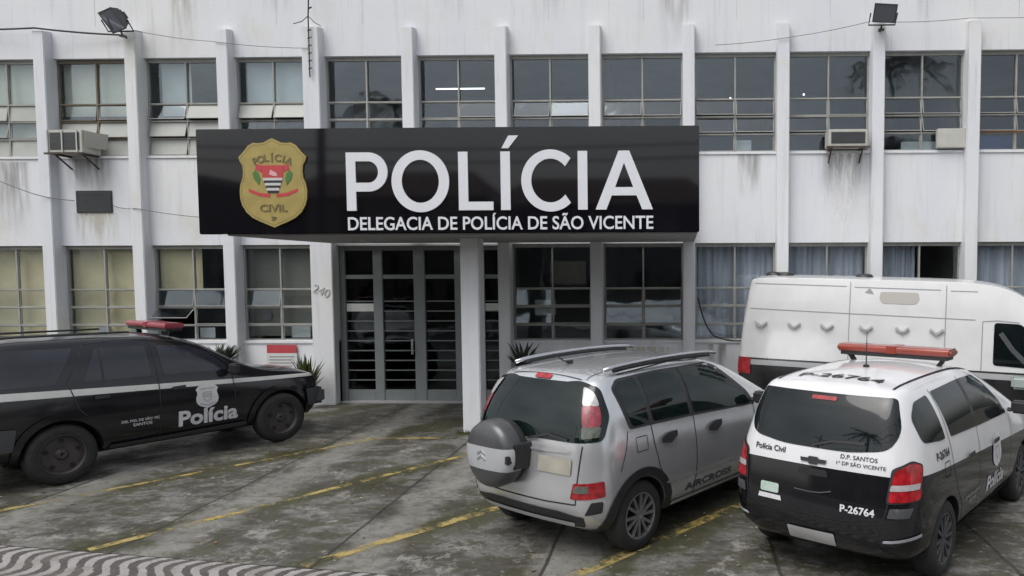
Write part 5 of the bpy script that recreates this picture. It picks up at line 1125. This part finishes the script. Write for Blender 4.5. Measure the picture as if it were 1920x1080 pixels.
# ---------------------------------------------------------------- white over black high-roof van
def van():
    a = R(108); F = Vector((math.sin(a), math.cos(a), 0)); Lf = Vector((-math.cos(a), math.sin(a), 0)); Wv = 1.0
    o = Vector((.88, -2.0, 0))+Lf*Wv
    c = empty('police_van', tuple(o), math.pi/2-a, 'tall white van with black lower body parked against the wall behind the other cars', 'van')
    c.rotation_euler = (0, R(1.3), math.pi/2-a)
    WH = (.66, .66, .66); paint = band_paint('white_van_paint', (.010, .010, .012), [(1.03, 0, (.38, .39, .40)), (1.115, 0, (.02, .02, .02)), (1.145, 0, WH)], .25, 0, .5, dust=.5)
    def st(x, zt, w=1.0, roofw=.90, xs=None, zr=None):
        zs = zr or [.30, .45, .80, 1.15, 1.60, (1.6+zt)/2+.05, zt]
        return (xs or x, zs, [Wv*q*w for q in (.94, .985, 1, 1, .99, .965, roofw)], .05)
    S = [st(0, 2.40, .93, xs=[0, -.02, -.03, -.02, .02, .08, .14]), st(0, 2.44, .985, xs=[.08, .06, .05, .06, .10, .16, .24]), st(.6, 2.46), st(1.8, 2.46), st(3.0, 2.455), st(3.75, 2.44)]
    S.append(st(0, 2.34, zr=[.30, .45, .80, 1.15, 1.60, 2.0, 2.34], xs=[4.25, 4.25, 4.25, 4.25, 4.25, 4.2, 4.14])); S.append(st(0, 2.05, .985, .84, zr=[.3, .45, .8, 1.13, 1.52, 1.82, 2.05], xs=[4.65]*4+[4.65, 4.62, 4.58]))
    S.append(st(0, 1.50, .97, .85, zr=[.3, .45, .8, 1.05, 1.25, 1.40, 1.50], xs=[5.1]*7)); S.append(st(0, 1.10, .93, .80, zr=[.3, .45, .7, .85, .97, 1.04, 1.10], xs=[5.55]*7)); S.append(st(0, .85, .80, .80, zr=[.35, .45, .55, .66, .75, .8, .85], xs=[5.7, 5.75, 5.75, 5.74, 5.72, 5.7, 5.66]))
    b, bvh = cage_body(S, 'body', paint, c, arches=[(1.05, .40, .70, 1.2, .36), (4.75, .40, .70, 1.2, .36)], crease=((6, .55),))
    P = lambda *a_, **k: patch(bvh, *a_, **k)
    def side(v):
        strokes(bvh, v, [[(.16, 1.95), (1.7, 1.925), (3.6, 1.90)], [(1.76, 2.42), (1.76, 1.15)], [(3.18, 2.40), (3.18, 1.15)], [(3.70, 1.88), (3.70, 1.15)], [(3.70, 1.88), (3.9, 1.90), (4.2, 1.88)], [(.22, 2.36), (1.7, 2.35)], [(1.82, 2.34), (3.1, 2.33)], [(3.24, 2.32), (3.62, 2.32)]], .014, M_['greyseam'], 'panel_gap', b)
        P(v, round_poly([(3.86, 1.24), (4.75, 1.20), (4.50, 1.62), (4.22, 1.86), (3.86, 1.87)], .05), M_['tint'], 'front_door_window', b, off=.006)
        strokes(bvh, v, [[(3.95, 1.72), (4.12, 1.48), (4.3, 1.30)]], .07, M_['darkgrey'], 'window_divider', b, off=.010)
        P(v, round_poly([(2.20, 2.17), (2.25, 2.10), (2.74, 2.10), (2.80, 2.17), (2.78, 2.28), (2.22, 2.28)], .04), mat('primer_patch', (.42, .40, .37), .8), 'faded_patch', b, off=.005)
        P(v, round_poly([(1.98, 2.26), (2.12, 2.24), (2.06, 2.33)], .01), M_['greyseam'], 'sticker_remains', b, off=.005)
        P(v, round_poly([(-.1, .88), (.20, .88), (.20, 1.14), (-.1, 1.15)], .02), M_['lens'], 'tail_lamp', b, off=.02)
    both(side)
    vg = mat('vent_grey', (.42, .43, .43), .6)
    for x in (.36, .90, 1.42, 2.02, 2.56, 3.06):
        y = -1.0; mb = MB()
        for s in (-1, 1):
            mb.obox((x+s*.045, y-.012, 1.70), (.052, 0, s*.040), (0, .020, 0), (-s*.008, 0, .014))
        mb.build('side_vent', vg, b)
    for x, y in ((.35, .05), (.62, -.35), (1.92, -.35)):
        mb = MB(); n = 14; r0 = []
        for (zz, rr) in ((2.44, .12), (2.515, .12), (2.545, .085), (2.55, .001)): r0.append([mb.bm.verts.new((x+rr*1.2*math.cos(2*math.pi*k/n), y+rr*math.sin(2*math.pi*k/n), zz)) for k in range(n)])
        for p, q in zip(r0, r0[1:]):
            for k in range(n): mb.bm.faces.new((p[k], p[(k+1) % n], q[(k+1) % n], q[k]))
        mb.build('roof_vent', M_['black'], b, smooth=True)
    mb = MB(); mb.box(4.10, 4.36, -1.28, -1.06, .94, 1.12); mb.box(4.18, 4.26, -1.08, -.96, 1.0, 1.08); mb.build('side_mirror', mat('pale_gloss_face', (.30, .36, .34), .15, coat=1), b, bevel=.035, seg=3)  # stands for an unidentified pale shape low on the front door
    lightbar(b, 4.66, -.55, .75, 2.15, .14, .10, M_['lenspink'], 2.02)
    for s in (-1, 1): wheel(c, 1.05, s*.87, .345, .22, 'disc', M_['steel'], s); wheel(c, 4.75, s*.87, .345, .22, 'disc', M_['steel'], s)
    return c
van()
# ------------------------------------------------------------------ the far side of the street (seen in the reflections)
def house(x, y, wx, dy, h, mt, label, roof='gable', rz=0):
    o = empty('house', (x, y, 0), rz, label, 'house', 'houses across the street')
    mb = MB(); mb.box(-wx/2, wx/2, -dy, 0, -.1, h); mb.build('wall', mt, o)
    mb = MB()
    if roof == 'gable':
        r = h+1.5; a = [(-wx/2-.3, .4, h), (wx/2+.3, .4, h), (wx/2+.3, -dy-.4, h), (-wx/2-.3, -dy-.4, h)]; t = [(-wx/2+1.2, -dy/2, r), (wx/2-1.2, -dy/2, r)]
        mb.poly([a[0], a[1], t[1], t[0]]); mb.poly([a[2], a[3], t[0], t[1]]); mb.poly([a[1], a[2], t[1]]); mb.poly([a[3], a[0], t[0]]); mb.poly(a)
        bmesh.ops.remove_doubles(mb.bm, verts=mb.bm.verts, dist=.001)
    else: mb.box(-wx/2-.1, wx/2+.1, -dy-.1, .1, h+.002, h+.35)
    mb.build('roof', M_['tile'] if roof == 'gable' else M_['slab'], o)
    for k in range(int(wx/2.4)):
        for z in (1.0, 3.9):
            if z+1.3 < h:
                xx = -wx/2+1.3+k*2.4; mb = MB(); mb.box(xx-.5, xx+.5, .002, .03, z, z+1.2); wq = mb.build('window', M_['housewin'], o)
    mb = MB(); mb.box(-.45+wx*.3, .45+wx*.3, .002, .05, 0, 2.1); mb.build('door', M_['trunk'], o)
house(-13, -24, 9, 7, 5.6, M_['house'], 'ochre two-storey house with tiled roof across the street at the left', 'gable')
house(-3.4, -24.5, 9.6, 7, 5.3, M_['house2'], 'low grey house with tiled roof across the street in the middle', 'gable')
house(6.5, -24, 9.5, 7, 6.6, M_['house'], 'flat-roofed ochre house across the street at the right', 'flat')
house(17, -24, 9, 7, 5.0, M_['house2'], 'grey house with tiled roof far right across the street', 'gable')
house(-25, -24, 10, 7, 6.2, M_['house2'], 'grey flat-roofed house far left across the street', 'flat')
def tree(x, y, h, cr, seed, label):
    rnd = random.Random(seed); o = empty('street_tree', (x, y, -.1), 0, label, 'tree', 'trees across the street')
    mb = MB(); mb.tube([(0, 0, 0), (.1, .05, h*.3), (.0, .1, h*.62)], [.16, .13, .08], 8)
    for k in range(6):
        a = k*1.05; mb.tube([(.05, .05, h*.35+.1*k), (math.cos(a)*cr*.5, math.sin(a)*cr*.5, h*.6+.1*k)], [.07, .03], 6)
    mb.build('trunk', M_['trunk'], o)
    mb = MB(); cl = [(rnd.gauss(0, cr*.45), rnd.gauss(0, cr*.45), h*.68+rnd.gauss(0, cr*.3), cr*rnd.uniform(.25, .45)) for _ in range(16)]
    for _ in range(2600):
        c0 = rnd.choice(cl); d = Vector((rnd.gauss(0, 1), rnd.gauss(0, 1), rnd.gauss(0, 1))).normalized()*c0[3]*rnd.uniform(.6, 1.05); p = Vector(c0[:3])+d
        a = Vector((rnd.gauss(0, 1), rnd.gauss(0, 1), rnd.gauss(0, .5))).normalized()*.09; b_ = a.cross(Vector((rnd.random(), rnd.random(), 1))).normalized()*.05
        mb.poly([p-a, p-b_, p+a, p+b_])
    mb.build('crown', M_['leafdark'], o); return o
tree(-8.5, -21.2, 6.6, 1.8, 1, 'round leafy tree across the street left of the middle')
tree(2.6, -21.4, 5.6, 1.6, 2, 'small leafy tree across the street in the middle')
tree(11.8, -21.3, 7.0, 1.9, 4, 'taller leafy tree across the street at the right')
def palm(x, y, h, seed, label):
    rnd = random.Random(seed); o = empty('palm_tree', (x, y, -.1), 0, label, 'palm tree', 'palms across the street')
    mb = MB(); mb.tube([(0, 0, 0), (.1, 0, h*.5), (.25, 0, h)], [.2, .15, .13], 10); mb.build('trunk', M_['trunk'], o)
    mb = MB()
    for k in range(18):
        a = k*2*math.pi/18+rnd.uniform(-.1, .1); L = rnd.uniform(2.2, 2.9); e = rnd.uniform(-.2, .9); prev = None
        for s in range(12):
            t = s/11; r = L*t; z = h+e*r*.5-.32*r*r*.6; p = Vector((.25+math.cos(a)*r, math.sin(a)*r, z)); n = Vector((-math.sin(a), math.cos(a), 0))
            if prev is not None:
                for sd in (-1, 1): mb.poly([prev, p, p+n*sd*.45*(1-t*.7)+Vector((0, 0, -.28)), ])
            prev = p
    mb.build('crown', M_['leafdark'], o)
palm(-14.2, -22.0, 10.8, 1, 'tall palm across the street at the left'); palm(9.8, -22.0, 12.6, 2, 'tall palm across the street at the right')

for x in (-22.0, 5.2):
    p = empty('utility_pole', (x, -20.4, -.1), 0, 'concrete utility pole across the street, %s' % ('far to the left' if x < 0 else 'near the middle'), 'utility pole', 'utility poles across the street')
    mb = MB(); mb.tube([(0, 0, 0), (0, 0, 10.2)], [.16, .10], 10); mb.build('pole', M_['slab'], p)
    mb = MB(); mb.box(-.06, .06, -1.0, 1.0, 9.3, 9.42); mb.box(-.05, .05, -.7, .7, 8.4, 8.5); mb.build('crossarm', M_['slab'], p)
for k, (y, z, lb) in enumerate([(-19.5, 9.35, 'topmost street wire on the near side of the poles'), (-21.2, 9.35, 'topmost street wire on the far side of the poles'), (-20.3, 8.4, 'middle street wire between the poles'), (-20.2, 7.3, 'thick lower street cable'), (-20.1, 6.8, 'lowest of the street cables between the poles')]):
    cable([(-60, y, z), (-22, y, z), (5.2, y, z), (40, y, z)], .018+.012*(k > 2), M_['cableblack'], 'street_wire', lb, 'wire', .35, 10)

# fallen leaves and grit on the concrete
rnd = random.Random(11); mb = MB()
for _ in range(420):
    x, y = rnd.uniform(-9, 5), rnd.uniform(-8.1, -.6)
    if rnd.random() < .4: y = rnd.uniform(-1.2, -.3) if rnd.random() < .4 else y
    a = rnd.uniform(0, 6.28); l = rnd.uniform(.012, .034); w_ = l*rnd.uniform(.3, .6); z = .006+rnd.random()*.006
    d = Vector((math.cos(a), math.sin(a), 0)); n = Vector((-d.y, d.x, 0)); p = Vector((x, y, z)); mb.mi = rnd.choice((0, 0, 1, 2))
    mb.poly([p-d*l, p+n*w_+Vector((0, 0, .006)), p+d*l, p-n*w_])
o = mb.build('fallen_leaves', [mat('dry_leaf', (.17, .11, .05), .8), mat('pale_leaf', (.32, .29, .20), .8), mat('green_leaf_litter', (.08, .10, .03), .7)]); o['kind'] = 'stuff'; o['label'] = 'small dry leaves scattered over the parking lot'; o['category'] = 'leaves'
# tufts of grass in the corner of the wall
mb = MB()
for _ in range(700):
    x = rnd.choice((rnd.uniform(-3.2, 1.0), rnd.uniform(-9.5, -6.9), rnd.uniform(-3.6, -3.1))); y = rnd.uniform(-.12, -.02) if x > -3.1 or x < -6 else rnd.uniform(-2.75, -2.66)
    h = rnd.uniform(.02, .09); dx, dy = rnd.uniform(-.03, .03), rnd.uniform(-.03, .0); mb.poly([(x-.004, y, 0), (x+.004, y, 0), (x+dx, y+dy, h)])
o = mb.build('grass', M_['leaf']); o['kind'] = 'stuff'; o['label'] = 'tiny grass tufts growing at the foot of the wall'; o['category'] = 'grass'
